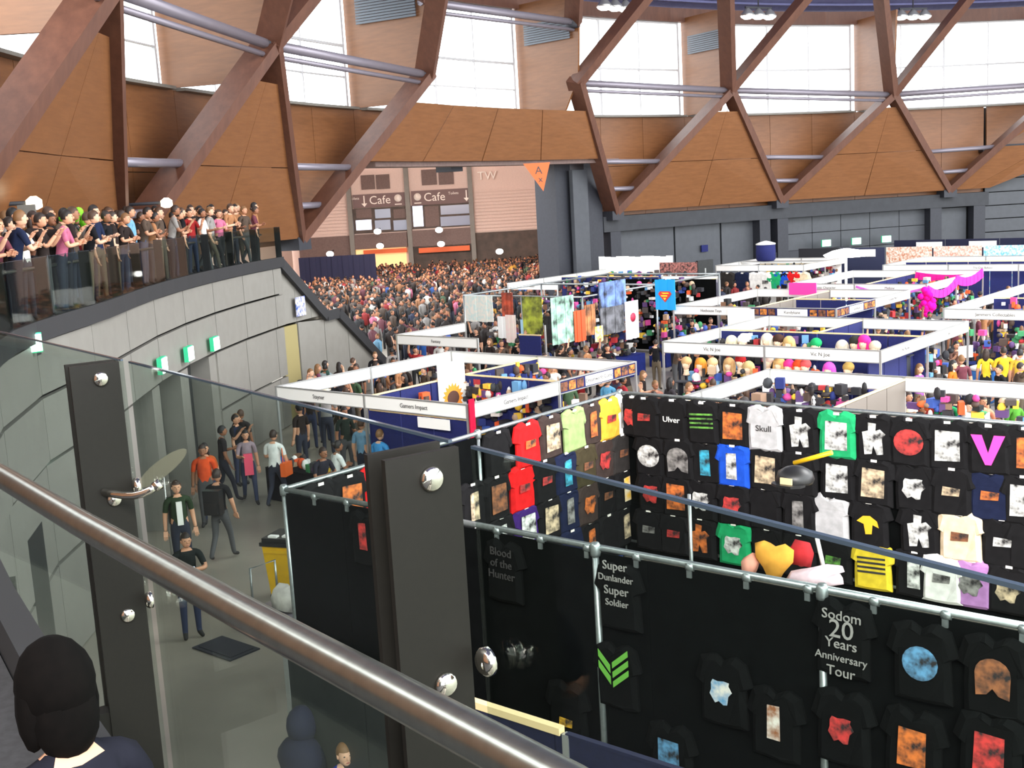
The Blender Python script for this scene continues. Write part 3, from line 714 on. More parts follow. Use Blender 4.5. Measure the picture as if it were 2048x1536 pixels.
LEFT = [
 [(640, 'k', None, ''), (696, 'k', 'rect', 'orange'), (752, 'r', None, ''), (810, 'k', None, ''), (995, 'k', None, ''), (1052, 'r', 'small', 'orange'), (1100, 'd', 'rect', 'beige'), (1145, 'l', None, ''), (1182, 'd', 'slim', 'orange'), (1216, 'y', 'small', 'red'), (1248, 'w', 'rect', 'grey')],
 [(942, 'k', 'slim', 'beige'), (988, 'k', 'rect', 'brown'), (1042, 'r', 'small', 'red'), (1085, 'k', 'small', 'red'), (1130, 'n', 'slim', 'cyan'), (1168, 'o', 'small', 'brown'), (1205, 'd', 'blob', 'red'), (1240, 'm', 'small', 'brown')],
 [(948, 'k', 'rect', 'yellow'), (996, 'k', 'slim', 'white'), (1048, 'p', 'rect', 'white'), (1094, 'k', 'rect', 'beige'), (1134, 'n', 'slim', 'grey'), (1172, 'd', 'blob', 'orange'), (1210, 'k', 'small', 'brown'), (1246, 'k', 'slim', 'yellow')],
 [(1000, 'k', 'small', 'grey'), (1056, 'c', 'small', 'grey'), (1098, 'k', 'slim', 'white'), (1138, 'n', None, ''), (1176, 'k', 'slim', 'orange'), (1212, 'k', None, ''), (1246, 'k', 'slim', 'beige')]]
for r, row in enumerate(LEFT):
    yy = (865, 925, 985, 1040)[r]
    for i, (px, ck, kind, pc) in enumerate(row):
        _, v, _ = atu(px, yy-(px-1000)*.3, SU0+.1)
        d = ('with %s %s print' % (PD.get(kind, 'lettered'), pc)) if kind else 'without a visible print'
        shirt(G(SU0+.09+(i % 2)*.02, v, ZR[r]), TH+PI/2, ck, kind, pc, '%s t-shirt %s, %s of the %s row on the left wall' % (NAMES[ck][1], d, ORD[i], ROWN[r]), 1.08, group='t-shirts on the left wall of the stall', idx=n, plain='obj_print_lit' if pc == 'yellow' and ck == 'k' else None); n += 1
FRONT = [(1010, 1125, 'text:Blood|of the|Hunter', 'dark', 'faint grey lettering', 2.9), (1240, 1160, 'text:Super|Dunlander|Super|Soldier', 'grey', 'four lines of grey lettering', 2.9), (1235, 1345, 'chevron', 'green', 'a green chevron emblem', 2.05),
         (1450, 1375, 'blob', 'blue', 'a pale blue splash print', 2.2), (1690, 1285, 'text:Sodom|20|Years|Anniversary|Tour', 'grey', 'grey blackletter lines reading Sodom 20', 2.95), (1845, 1320, 'circle', 'blue', 'a large round blue print', 2.9), (1990, 1350, 'arch', 'brown', 'a brown arched figure print', 2.9),
         (1690, 1450, 'blob', 'red', 'a dark red print', 2.15), (1830, 1490, 'rect', 'orange', 'an orange and white print', 2.13), (1985, 1500, 'rect', 'red', 'a red and white print', 2.26), (1555, 1440, 'slim', 'brown', 'a pale beige stripe', 2.0), (1345, 1505, 'rect', 'blue', 'a blue and white print', 1.37), (733, 1070, 'slim', 'red', 'a narrow dull red reflection drawn as a print', 2.93), (1140, 1440, 'small', 'yellow', 'a small yellow print', 1.5)]  # the narrow red entry draws a reflection as a shirt print
for i, (px, py, kind, pc, d, zt) in enumerate(FRONT):
    u, _, z = atv(px, py, SV0-.06)
    shirt(G(u, SV0-.07-(i % 2)*.02, zt), TH, 'z', kind, pc, 'black t-shirt with %s outside the black wall' % d, group='t-shirts outside the front wall', idx=n, ps=.92 if not kind.startswith('text') else 1.15, tag=False, pz=min(-.2, z-zt), plain='obj_print_lit' if 'pale' in d else None); n += 1

# the stall itself: black cloth walls on a galvanised pole frame
stall = thing('shirt_stall', 'large open-topped black walled t-shirt stall on a galvanised pole frame', 'stall', G((SU0-2.5)/2, (SV0+SV1)/2, 0))
SU1 = -1.6
def pole(mb, p, q, r=.03): mb.tube([p, q], r, 8)
for nm, p, q, in (('front_cloth', G(SU0, SV0), G(SU1, SV0)), ('left_cloth', G(SU0, SV0), G(SU0, SV1)), ('back_cloth', G(SU0, SV1), G(SU1, SV1))):
    m_ = MB(); L_ = (q-p).length; nseg = int(L_/1.0); X = (q-p).normalized(); N_ = Z.cross(X)
    for i in range(nseg):
        a_ = p+X*(L_*i/nseg); b_ = p+X*(L_*(i+1)/nseg); m_.beam(a_+Z*1.48+N_*(.006*(i % 2)), b_+Z*1.48+N_*(.006*(i % 2)), .02, 2.94)
    obj(nm, m_, 'black_cloth', stall)
    m_ = MB(); pole(m_, p+Z*STZ, q+Z*STZ, .035); obj('top_rail', m_, 'galv', stall)
    m_ = MB(); pole(m_, p+Z*.3, q+Z*.3, .03); obj('bottom_rail', m_, 'galv', stall)
for u, v in ((SU0, SV0), (-9.1, SV0-.04), (-6.62, SV0-.04), (-4.2, SV0-.04), (SU1, SV0), (SU0, SV1), (SU0, 12.7), (SU1, SV1)):
    m_ = MB(); pole(m_, G(u, v, 0), G(u, v, STZ+.02), .035); po = obj('pole', m_, 'galv', stall)
    m_ = MB(); m_.lathe(G(u, v, STZ-.08), [(.05, 0), (.055, .03), (.055, .11), (.04, .14)], 8); obj('clamp', m_, 'galv', po)
for i in range(16):
    u = SU0+.6+i*.6; m_ = MB(); m_.lathe(G(u, SV0, STZ-.02), [(.045, -.03), (.05, 0), (.045, .05)], 8, ax=U); m_.box(G(u, SV0, STZ-.08), .05, .05, .1, U); obj('clip', m_, 'galv', stall)
m_ = MB()
for k in (0, 1): pole(m_, G(-8.15, 13.2+k*.02, 0), G(-8.15, 13.2, 2.35), .025)
obj('inner_pole', m_, 'galv', stall)

# loose goods inside the stall
def cloth_blob(name, label, cat, loc, pts, color, rz=0, t=.16, matn='obj_cloth'):
    m_ = MB(); n_ = len(pts)
    vs = [(x, 0, z) for x, z in pts]+[(x*.75, -t/2, z*.75) for x, z in pts]+[(x*.75, t/2, z*.75) for x, z in pts]; fs = []
    for i in range(n_):
        j = (i+1) % n_; fs += [(j, i, n_+i, n_+j), (i, j, 2*n_+j, 2*n_+i)]
    fs += [tuple(range(n_, 2*n_))[::-1], tuple(range(2*n_, 3*n_))]; m_.add(vs, fs, 0, True)
    o = bpy.data.objects.new(name, m_.mesh(name, [matn])); col.objects.link(o); o.matrix_world = Matrix.Translation(loc) @ Matrix.Rotation(rz, 4, 'Z'); o.color = color
    return props(o, label, cat)
def atvp(px, py, v, dz=0): u, v_, z = atv(px, py, v); return G(u, v_, z+dz)
cloth_blob('plush_hat', 'orange heart shaped plush hat hung above the black wall rail', 'hat', atvp(1548, 1118, 9.6), [(0, .12), (.12, .17), (.21, .12), (.2, 0), (.1, -.12), (.03, -.24), (-.04, -.22), (-.1, -.1), (-.2, .02), (-.2, .13), (-.1, .17)], S(240, 170, 70), TH)
cloth_blob('plush_toy', 'white and pink plush toy lying along the black wall rail', 'toy', atvp(1630, 1150, 9.5), [(-.3, -.1), (-.1, -.13), (.1, -.1), (.28, -.04), (.27, .02), (.18, .03), (.29, .08), (.27, .13), (.1, .12), (-.05, .06), (-.24, 0)], S(250, 216, 226), TH, .2)
cloth_blob('plush_ear', 'small salmon plush piece beside the orange plush hat', 'toy', atvp(1500, 1130, 9.55), [(-.06, -.12), (.04, -.1), (.09, .04), (.03, .13), (-.07, .06)], S(230, 160, 140), TH)
cloth_blob('knitted_hat', 'red and beige knitted cap hung behind the plush toy', 'hat', atvp(1602, 1108, 9.9), [(-.1, -.12), (.1, -.12), (.13, 0), (.08, .13), (-.06, .14), (-.13, .02)], S(190, 50, 56), TH)
ob = bpy.data.objects.new('baseball_cap', None); bpy.data.objects.remove(ob)
def hatstand(px, py, v):
    c = atvp(px, py, v); T_ = thing('black_cap', 'black peaked cap with a pale badge on a display pole before the shirts', 'hat', c)
    m_ = MB(); m_.lathe(c, [(.23, 0), (.25, .04), (.22, .14), (.12, .2), (.02, .22)], 14); obj('crown', m_, 'blackplastic', T_)
    m_ = MB(); m_.ext([(-.22, 0), (.22, 0), (.2, -.1), (.1, -.17), (-.1, -.17), (-.2, -.1)], c-V*.16, U, V, .03); obj('peak', m_, 'blackplastic', T_)
    m_ = MB(); m_.box(c-V*.245+Z*.06, .16, .02, .1, U); obj('badge', m_, 'beige_rail', T_)
hatstand(1590, 965, 13.2)
m_ = MB(); a_ = atvp(1588, 926, 13.0); b_ = atvp(1664, 905, 13.0); m_.tube([a_, b_], .03, 8); based('yellow_baton', m_, 'yellow', 'yellow baton held out above the black cap in the stall', 'baton', a_)
m_ = MB(); a_ = atvp(1634, 1076, 9.7); b_ = atvp(1646, 1130, 9.7); m_.tube([a_, b_], .02, 6); based('white_stick', m_, 'fascia_white', 'thin white stick standing behind the plush toy', 'stick', b_)

# ------------------------------------------------------------------ wares: jumbles of uncountable small goods
PAL = [S(*c) for c in ((24, 24, 26), (36, 32, 34), (52, 44, 42), (34, 34, 40), (80, 62, 54), (150, 120, 98), (30, 28, 30), (44, 42, 46), (70, 60, 56), (120, 84, 60), (190, 160, 130), (225, 215, 205), (240, 240, 238), (170, 40, 44), (226, 90, 40), (235, 190, 60), (60, 90, 170), (30, 44, 110), (60, 140, 90), (200, 70, 140), (90, 60, 110), (100, 150, 190), (56, 58, 62), (34, 34, 40))]
def wares(label, c, X, lx, ly, h, nn, seed, smax=.24, pal=PAL, name='wares', cat='goods'):
    r = random.Random(seed); m_ = MB(); cols = []; X = Vector(X); Y = Z.cross(X); c = Vector(c)
    for i in range(nn):
        sx, sy, sz = r.uniform(.08, smax), r.uniform(.06, .25), r.uniform(.08, smax)
        zz = r.uniform(0, h) if h > .3 else 0
        p = c+X*r.uniform(-lx/2, lx/2)+Y*r.uniform(-ly/2, ly/2)+Z*(zz+sz/2)
        a_ = r.uniform(-.5, .5); k0 = len(m_.v)
        if r.random() < .45: m_.ball(p, sx*.5, sy*.6, sz*.6, 6, 4)
        else: m_.box(p, sx, sy, sz, X*math.cos(a_)+Y*math.sin(a_))
        cols += [r.choice(pal)]*(len(m_.v)-k0)
    o = based(name, m_, 'attr', label, cat, c); o['kind'] = 'stuff'
    at = o.data.color_attributes.new('Col', 'FLOAT_COLOR', 'POINT'); at.data.foreach_set('color', [x for c_ in cols for x in c_]); return o
def table(label, c, X, lx, ly, cloth=S(30, 34, 80), hh=.75):
    T_ = thing('display_table', label, 'table', c, math.atan2(X[1], X[0])); m_ = MB(); m_.box((0, 0, hh-.02), lx, ly, .04); obj('table_top', m_, 'obj_plain', T_, True, color=S(120, 110, 100))
    m_ = MB(); m_.box((0, -ly/2-.01, hh/2), lx+.02, .02, hh-.02); m_.box((0, ly/2+.01, hh/2), lx+.02, .02, hh-.02); m_.box((lx/2+.01, 0, hh/2), .02, ly, hh-.02); m_.box((-lx/2-.01, 0, hh/2), .02, ly, hh-.02); m_.box((0, 0, hh+.005), lx+.04, ly+.04, .01)
    obj('table_cloth', m_, 'obj_cloth', T_, True, color=cloth); return T_

# ------------------------------------------------------------------ booth islands
def island(name, label, u0, u1, v0, v1, F=(), B=(), L=(), R=(), parts=(), h=2.5, fh=.3):
    T_ = thing(name, label, 'booth', G((u0+u1)/2, (v0+v1)/2, 0))
    nu, nv = max(1, round((u1-u0)/3)), max(1, round((v1-v0)/3))
    sides = (('F', G(u0, v0), G(u1, v0), F, nu, U, -V), ('R', G(u1, v0), G(u1, v1), R, nv, V, U), ('B', G(u0, v1), G(u1, v1), B, nu, U, V), ('L', G(u0, v0), G(u0, v1), L, nv, V, -U))
    done = set()
    for sd, p, q, specs, cnt, X, N_ in sides:
        D_ = (q-p)/cnt
        for i in range(cnt+1):
            c = p+D_*i; key = (round(c.x, 2), round(c.y, 2))
            if key in done: continue
            done.add(key); m_ = MB(); m_.box(c+Z*(h/2), .05, .05, h, U); obj('post', m_, 'alu', T_)
        for i in range(cnt):
            sp = specs[i] if i < len(specs) else ('w', None)
            if sp is None: continue
            a_ = p+D_*i+X*.03; b_ = p+D_*(i+1)-X*.03; c = (a_+b_)/2; ln = (b_-a_).length; kind, txt = sp
            m_ = MB(); m_.box(c+Z*(h-.16), ln, .012, fh-.04, X); fp = obj('fascia_panel', m_, 'fascia_white' if kind == 'w' else 'navy', T_)
            m_ = MB(); m_.box(c+Z*(h-.012), ln, .05, .028, X); m_.box(c+Z*(h-fh), ln, .04, .022, X); obj('fascia_rail', m_, 'alu', T_)
            if kind == 'decor':
                for j in range(10):
                    if 3 <= j <= 6: continue
                    m_ = MB(); m_.box(a_+X*(ln*(j+.5)/10)+N_*.012+Z*(h-.16), ln/10-.05, .012, .2, X); obj('picture_tile', m_, 'obj_print', fp, color=S(230, 140, 60) if j % 2 else S(150, 90, 60))
                m_ = MB(); m_.box(c+N_*.012+Z*(h-.16), ln*.36, .014, .22, X); obj('name_board', m_, 'fascia_white', fp)
            if txt:
                m_ = MB(); XX = X if sd in 'FR' else -X; addtext(m_, txt, .13, c+N_*.022+Z*(h-.16), XX, Z, depth=.002); obj('lettering', m_, 'text_dark', fp)
    for ua, va, ub, vb, hh, mt in parts:
        p, q = G(ua, va), G(ub, vb); cnt = max(1, round((q-p).length/1.0)); X = (q-p).normalized()
        for i in range(cnt):
            m_ = MB(); m_.beam(p+(q-p)*(i/cnt)+X*.015+Z*(hh/2-.02), p+(q-p)*((i+1)/cnt)-X*.015+Z*(hh/2-.02), .03, hh-.05); obj('wall_board', m_, mt, T_)
        m_ = MB(); m_.beam(p+Z*(hh-.015), q+Z*(hh-.015), .05, .035); obj('board_rail', m_, 'beige_rail', T_)
    return T_
W_ = ('w', None)
island('booth_island', 'nearest white fascia booth island behind the left shirt wall, navy inner walls', -21.34, -15.33, 16.6, 22.6, F=(('w', 'Stayner'), ('w', 'Gamers Impact')), R=(('w', 'Gamers Impact'), ('decor', 'Dreamworld Comic')), B=(W_, W_), L=(W_, W_),
       parts=((-18.3, 16.65, -18.3, 22.55, 2.46, 'navy'), (-18.25, 19.8, -15.4, 19.8, 2.46, 'navy'), (-18.25, 16.66, -15.4, 16.66, 2.18, 'navy')))
island('booth_island', 'white fascia booth island lined with wig heads, right of centre', -16.65, -10.65, 25.9, 31.9, F=(('w', 'Vic N Joe'), ('w', 'Vic N Joe')), R=(('w', 'Vic N Joe'), ('w', 'Joe')), B=(W_, W_), L=(W_, W_),
       parts=((-16.6, 28.9, -10.7, 28.9, 2.46, 'navy'), (-13.65, 28.95, -13.65, 31.85, 2.46, 'navy'), (-11.0, 26.0, -11.0, 28.8, 2.2, 'navy')))
island('booth_island', 'white fascia booth island just behind the right shirt wall', -11.8, -2.8, 16.75, 22.6, F=(None, None, None), B=(W_, W_, W_), L=(W_, W_), R=(W_, W_),
       parts=((-8.77, 16.8, -8.77, 22.55, 2.46, 'fascia_grey'), (-11.7, 16.8, -11.7, 19.2, 2.4, 'black_cloth')))
island('booth_island', 'small single white fascia booth in the crowd left of the banner stall', -25.9, -22.5, 25.0, 28.2, F=(('w', 'Fantasy'),), L=(W_,), B=(None,), R=(None,), parts=((-23.5, 28.1, -22.6, 28.1, 2.2, 'navy'),))
island('booth_island', 'far white fascia booth island in front of the dark pillar', -35.8, -29.8, 42.2, 50.5, F=(('w', 'Rotor'), None), L=(W_, W_, W_), B=(None, None), R=(None, None, None), parts=((-35.7, 46.3, -29.9, 46.3, 2.46, 'navy'),))
island('booth_island', 'white fascia booth island with orange picture fascia, behind the wig booth', -21.5, -15.5, 34.2, 40.3, F=(('w', 'Hothouse Toys'), ('decor', 'Kandykane')), R=(('decor', 'Kandykane'), ('w', 'Exclusive Merch')), B=(W_, W_), L=(W_, W_),
       parts=((-18.5, 34.3, -18.5, 40.2, 2.46, 'fascia_grey'), (-18.4, 37.3, -15.6, 37.3, 2.46, 'navy')))
island('booth_island', 'white fascia booth island draped with magenta cloth', -21.3, -15.7, 42.5, 48.8, F=(('w', 'Secret Comic Character'), ('w', 'Mellow')), R=(W_, W_), B=(W_, W_), L=(W_, W_), parts=((-18.5, 42.6, -18.5, 48.7, 2.4, 'navy'),))
island('booth_island', 'white fascia booth island at the right edge behind the yellow shirts', -12.3, -3.3, 34.7, 43.0, F=(('w', 'Jammers Collectables'), W_, W_), L=(W_, W_, W_), B=(W_, W_, W_), R=(None, None, None), parts=((-12.2, 39, -3.4, 39, 2.4, 'navy'),))
island('booth_island', 'far white booth island topped with a blue barrel', -30.3, -25.4, 52.4, 57.2, F=(W_, W_), L=(W_, W_), B=(W_, W_), R=(W_, W_), parts=((-30.2, 57, -25.5, 57, 2.2, 'fascia_white'),))
island('booth_island', 'far white booth island behind the magenta drape', -21.2, -12.2, 51.9, 57, F=(W_, ('w', 'The Day Before'), W_), L=(W_, W_), B=(W_, W_, W_), R=(W_, W_), parts=((-21.1, 54.4, -12.3, 54.4, 2.46, 'navy'),))
island('booth_island', 'narrow white booth beside the white banner, left of the barrel booth', -29.5, -26.5, 43.0, 46.0, F=(None,), L=(None,), R=(None,), B=(W_,), parts=((-29.4, 43.2, -26.6, 43.2, 2.46, 'navy'), (-26.6, 43.2, -26.6, 46, 2.4, 'navy')))
# far back row of posters and navy boards
T_ = thing('poster_row', 'far back row of navy boards with white name boards along the right wall', 'display', G(-19, 66.5, 0))
for i in range(6):
    m_ = MB(); m_.box(G(-25+i*3, 66.5, 1.4), 2.95, .06, 2.8, U); b_ = obj('board', m_, 'navy_dark', T_)
    m_ = MB(); m_.box(G(-24.4+i*3, 66.44, 2.5), 1.5, .04, .35, U); obj('name_board', m_, 'fascia_white', b_)
CLR = [S(30, 30, 36), S(34, 40, 70), S(190, 120, 84), S(206, 140, 120), S(90, 180, 220), S(28, 34, 84), S(200, 190, 60)]
for i in range(7):
    m_ = MB(); m_.box(G(-29+i*2.6, 61.8, 1.35), 2.5, .06, 2.7, U); b_ = based('backdrop_poster', m_, 'obj_print_lit' if i in (2, 3, 4) else 'obj_plain', ['black', 'dark navy', 'orange skin-toned', 'rose-toned', 'sky blue', 'deep blue', 'yellow'][i]+' tall backdrop poster in the far row under the exit signs', 'poster', G(-29+i*2.6, 61.8, 0), group='far backdrop posters', color=CLR[i])
    if i in (1, 5):
        m_ = MB(); m_.box(G(-29+i*2.6, 61.74, 2.4), 1.5, .04, .4, U); obj('name_board', m_, 'fascia_white', b_)
for i, (px, ck, nm) in enumerate(((1455, 'm', 'charcoal'), (1485, 'n', 'navy'), (1512, 'w', 'white'), (1531, 'w', 'white printed'), (1549, 'g', 'dark green'), (1562, 'b', 'blue'), (1575, 'k', 'black'), (1588, 'r', 'red'), (1603, 'c', 'cream'))):
    u, _, _ = atv(px, 550, 52.3)
    shirt(G(u, 52.3, 2.15), TH, ck, 'small' if i in (3, 6) else None, 'grey', '%s t-shirt, %s from left in the row under the far barrel booth fascia' % (nm, ORD[i]), 1.5, 't-shirts on the far barrel booth', idx=i)
# things on or at the islands
c = G(-28.9, 55.2, 2.5); T_ = thing('blue_barrel', 'blue round barrel with a white lid standing on top of a far booth', 'barrel', c)
m_ = MB(); m_.lathe(c, [(.42, 0), (.5, .08), (.52, .5), (.5, .85)], 14); obj('body', m_, 'navy', T_)
m_ = MB(); m_.lathe(c+Z*.85, [(.52, 0), (.52, .06), (.3, .14), (.06, .2)], 14); obj('lid', m_, 'fascia_white', T_)
m_ = MB(); m_.beam(c-U*1.3-Z*.04, c+U*3.5-Z*.04, .5, .06); obj('plank', m_, 'alu', T_)
c = atz(1692, 513, 2.75); m_ = MB(); m_.lathe(c, [(1.0, 0), (1.1, .1), (.65, .3), (.1, .4)], 16); m_.tube([c-Z*3, c], .05, 6); based('umbrella_lamp', m_, 'lamp_white', 'glowing white dome canopy far back left of the posters', 'lamp', c-Z*3)
# white banners on the far booth
for i in range(3):
    a_ = G(-36.2+i*1.55, 50.3, 2.72); m_ = MB()
    for j in range(4): m_.beam(a_+U*(.38*j), a_+U*(.38*j+.39)-Z*0, .02+.01*(j % 2), .9-.04*(j % 3))
    based('white_banner', m_, 'fascia_white', ['left', 'middle', 'right'][i]+' sheet of the white banner strip in front of the dark pillar', 'banner', a_-Z*.45)
m_ = MB(); m_.box(G(-31.2, 50.2, 2.35), 2.2, .04, .95, U); based('brown_banner', m_, 'obj_print', 'brown and pink printed banner right of the white banner strip', 'banner', G(-31.2, 50.2, 1.85), color=S(190, 120, 110))
# blue flag with a red and yellow shield
p = G(-21.65, 33.9, 3.4); T_ = thing('shield_flag', 'bright blue hanging flag with a red and yellow shield emblem', 'flag', p-Z*1.05)
m_ = MB()
for j in range(5): m_.box(p+U*(-.3+.16*j)-Z*.5+V*(.015*(j % 2)), .17, .02, 1.05+.03*(j % 2), U)
obj('cloth', m_, 'obj_plain', T_, color=S(20, 160, 226))
m_ = MB(); m_.ext([(-.2, .12), (.2, .12), (.27, .03), (0, -.26), (-.27, .03)], p+U*.02-V*.02-Z*.5, U, Z, -.012 if 0 else .012); obj('shield_border', m_, 'obj_plain', T_, color=S(214, 50, 40))
m_ = MB()
for po_ in ([(-.14, .08), (.14, .08), (.17, .04), (-.06, .03)], [(-.17, -.01), (.1, -.01), (.1, -.06), (-.12, -.06)], [(-.07, -.1), (.06, -.1), (0, -.19)]): m_.ext(po_, p+U*.02-V*.036-Z*.5, U, Z, .01)
obj('shield_mark', m_, 'obj_plain', T_, color=S(250, 214, 50))
# magenta drape on the far island
dr = thing('magenta_drape', 'magenta swags pinned along a white booth fascia with a big tuft', 'drape', G(-15.7, 42.4, 1.9))
def swag(p, q, sag, hh, tq):
    m_ = MB(); N_ = Z.cross((q-p).normalized())
    for j in range(14):
        t0, t1 = j/14, (j+1)/14; f = lambda t: p.lerp(q, t)-Z*(sag*4*t*(1-t))
        m_.beam(f(t0), f(t1), .05+.03*(j % 2), hh)
    obj('swag', m_, 'obj_cloth', dr, color=tq)
swag(G(-18.4, 42.42, 2.4), G(-15.75, 42.42, 2.35), .22, .08, S(214, 110, 206)); swag(G(-15.65, 42.5, 2.3), G(-15.65, 45.5, 2.3), .3, .3, S(230, 60, 170)); swag(G(-15.65, 45.5, 2.4), G(-15.65, 48.6, 2.4), .2, .35, S(236, 60, 170)); swag(G(-18.4, 48.5, 2.3), G(-15.8, 48.5, 2.25), .1, .3, S(236, 40, 150))
m_ = MB()
for j in range(40):
    a_ = rnd()*2*PI; b_ = rnd()*PI; rr_ = .22+.25*rnd(); m_.ball(G(-15.6, 42.3, 2.1-.5*rnd())+Vector((math.cos(a_)*math.sin(b_), math.sin(a_)*math.sin(b_), math.cos(b_)))*rr_*.7, .13, .13, .13, 6, 4)
obj('tuft', m_, 'obj_cloth', dr, color=S(250, 20, 160))['kind'] = 'stuff'
m_ = MB(); m_.box(G(-19.4, 39.9, 2.55), 1.1, .04, .45, U); based('pink_board', m_, 'obj_plain', 'plain hot pink board standing on a booth wall behind the picture fascia', 'board', G(-19.4, 39.9, 2.3), color=S(250, 60, 160))
m_ = MB(); m_.box(G(-13.5, 52.3, 1.7), 1.0, .05, 1.6, U); based('red_yellow_poster', m_, 'obj_print_lit', 'red and yellow poster on a navy board far right', 'poster', G(-13.5, 52.3, .9), color=S(220, 60, 40))
m_ = MB(); m_.box(G(-16.0, 34.1, 1.6), 1.1, .03, 1.0, U)
u, v, z = atv(1482, 640, 34.15); m_ = MB(); m_.box(G(u, v, z), 1.0, .03, .75, U); based('blank_placard', m_, 'fascia_white', 'blank white panel hung under the fascia left of the orange pictures', 'board', G(u, v, z-.38))

# poster with an orange sun on the navy wall, red ribbon
u, v, z = atu(917, 784, -18.25); v = 19.28; T_ = thing('sun_poster', 'white hanging poster with an orange spiky sun on a navy wall', 'poster', G(u, v, z-.8))
m_ = MB(); m_.box(G(u, v, z), .92, .02, 1.5, V); obj('sheet', m_, 'fascia_white', T_)
m_ = MB(); m_.ext([((.36 if i % 2 else .27)*math.cos(i*2*PI/36), (.36 if i % 2 else .27)*math.sin(i*2*PI/36)) for i in range(36)], G(u+.014, v, z-.1), V, Z, .006); obj('sun', m_, 'obj_plain', T_, color=S(244, 150, 50))
m_ = MB(); m_.ext([(.2*math.cos(i*2*PI/16), .02+.17*math.sin(i*2*PI/16)) for i in range(16)], G(u+.022, v, z-.12), V, Z, .006); obj('dark_disc', m_, 'obj_plain', T_, color=S(90, 60, 50))
m_ = MB(); m_.box(G(-15.27, 16.66, 1.95), .16, .03, 1.3, V); based('red_ribbon', m_, 'obj_cloth', 'crimson ribbon hanging at the corner of the nearest booth', 'ribbon', G(-15.27, 16.66, 1.3), color=S(190, 24, 60))
m_ = MB(); m_.box(G(-16.2, 16.5, 2.05), .9, .02, .22, U); based('paper_strip', m_, 'fascia_white', 'white paper strip taped under the corner fascia of the nearest booth', 'paper', G(-16.2, 16.5, 1.94))

# banner stall: poles with big hanging towels and shirts
bs = thing('banner_stall', 'pole framed stall hung with big printed towels, behind the nearest booth', 'stall', G(-25.3, 35, 0))
BU0, BU1, BV0, BV1, BH = -28.0, -22.7, 30.5, 39.5, 3.15
m_ = MB()
for p, q in ((G(BU0, BV0, BH), G(BU1, BV0, BH)), (G(BU1, BV0, BH), G(BU1, BV1, BH)), (G(BU0, BV0, BH), G(BU0, BV1, BH)), (G(BU0, BV1, BH), G(BU1, BV1, BH)), (G(BU0, 35, BH), G(BU1, 35, BH))):
    m_ = MB(); pole(m_, p, q, .035); obj('rail', m_, 'galv', bs)
for u, v in ((BU0, BV0), (BU1, BV0), (BU0, BV1), (BU1, BV1), (BU1, 35), (BU0, 35), (-25.3, BV0)):
    m_ = MB(); pole(m_, G(u, v), G(u, v, BH), .035); obj('pole', m_, 'galv', bs)
m_ = MB(); m_.beam(G(BU0+.1, BV1-.1, 1.5), G(BU1-.1, BV1-.1, 1.5), .03, 2.9); obj('black_back', m_, 'black_cloth', bs)
TW = [('F', 958, 618, 1.3, .9, (200, 220, 216), 'obj_print_lit', 'pale teal poster board'), ('F', 1008, 655, .55, .75, (244, 244, 242), 'obj_plain', 'plain white shirt'), ('F', 1022, 658, .45, .95, (240, 214, 210), 'obj_print_lit', 'white towel with pink print'), ('F', 1015, 612, .5, .9, (210, 90, 60), 'towel_print', 'orange and blue costume'),
      ('F', 1050, 665, .35, .85, (170, 210, 236), 'obj_plain', 'pale blue towel'), ('F', 1065, 632, .85, 1.3, (190, 200, 70), 'towel_print', 'black towel with lime print'), ('F', 1100, 660, .5, .9, (60, 60, 62), 'towel_print', 'charcoal shirt'), ('R', 1126, 640, 1.2, 1.5, (190, 240, 214), 'towel_print', 'black towel with mint print'), ('R', 1160, 652, .6, 1.0, (240, 80, 36), 'obj_plain', 'plain orange-red towel'),
      ('R', 1124, 670, .6, .35, (236, 90, 40), 'obj_plain', 'short orange cloth'), ('R', 1180, 640, .6, 1.0, (200, 130, 80), 'towel_print', 'brown printed poster'), ('R', 1198, 668, .45, .5, (240, 200, 50), 'obj_print_lit', 'yellow square card'), ('R', 1225, 595, 1.6, 1.1, (120, 150, 210), 'towel_print', 'navy banner with pale lettering'), ('R', 1225, 640, 1.4, .9, (120, 120, 126), 'towel_print', 'dark grey printed towel'), ('R', 1264, 640, .8, 1.3, (240, 232, 236), 'obj_plain', 'white jersey with a red crest')]
for i, (sd, px, py, ww, hh, cc, mt, nm) in enumerate(TW):
    if sd == 'F': u, v, z = atv(px, py, BV0-.1-.05*(i % 3)); X = U; N_ = -V
    else: u, v, z = atu(px, py, BU1+.1+.05*(i % 3)); X = V; N_ = U
    z = max(z, hh/2+.1); c = G(u, v, z); m_ = MB(); k_ = 5
    for j in range(k_): m_.box(c+X*(ww*((j+.5)/k_-.5))+N_*(.02*(j % 2)), ww/k_+.004, .02, hh+.02*(j % 2), X)
    m_.box(c+Z*(hh/2), ww, .03, .03, X)
    o = based('hanging_towel', m_, mt, nm+' hanging on the '+('front' if sd == 'F' else 'right side')+' of the banner stall', 'towel', c-Z*(hh/2), group='towels on the banner stall', color=S(*cc))
    if 'crest' in nm:
        m_ = MB(); m_.lathe(c+N_*.05+Z*.1, [(.16, 0), (.16, .01)], 10, ax=N_); obj('crest', m_, 'obj_plain', o, color=S(200, 50, 80))

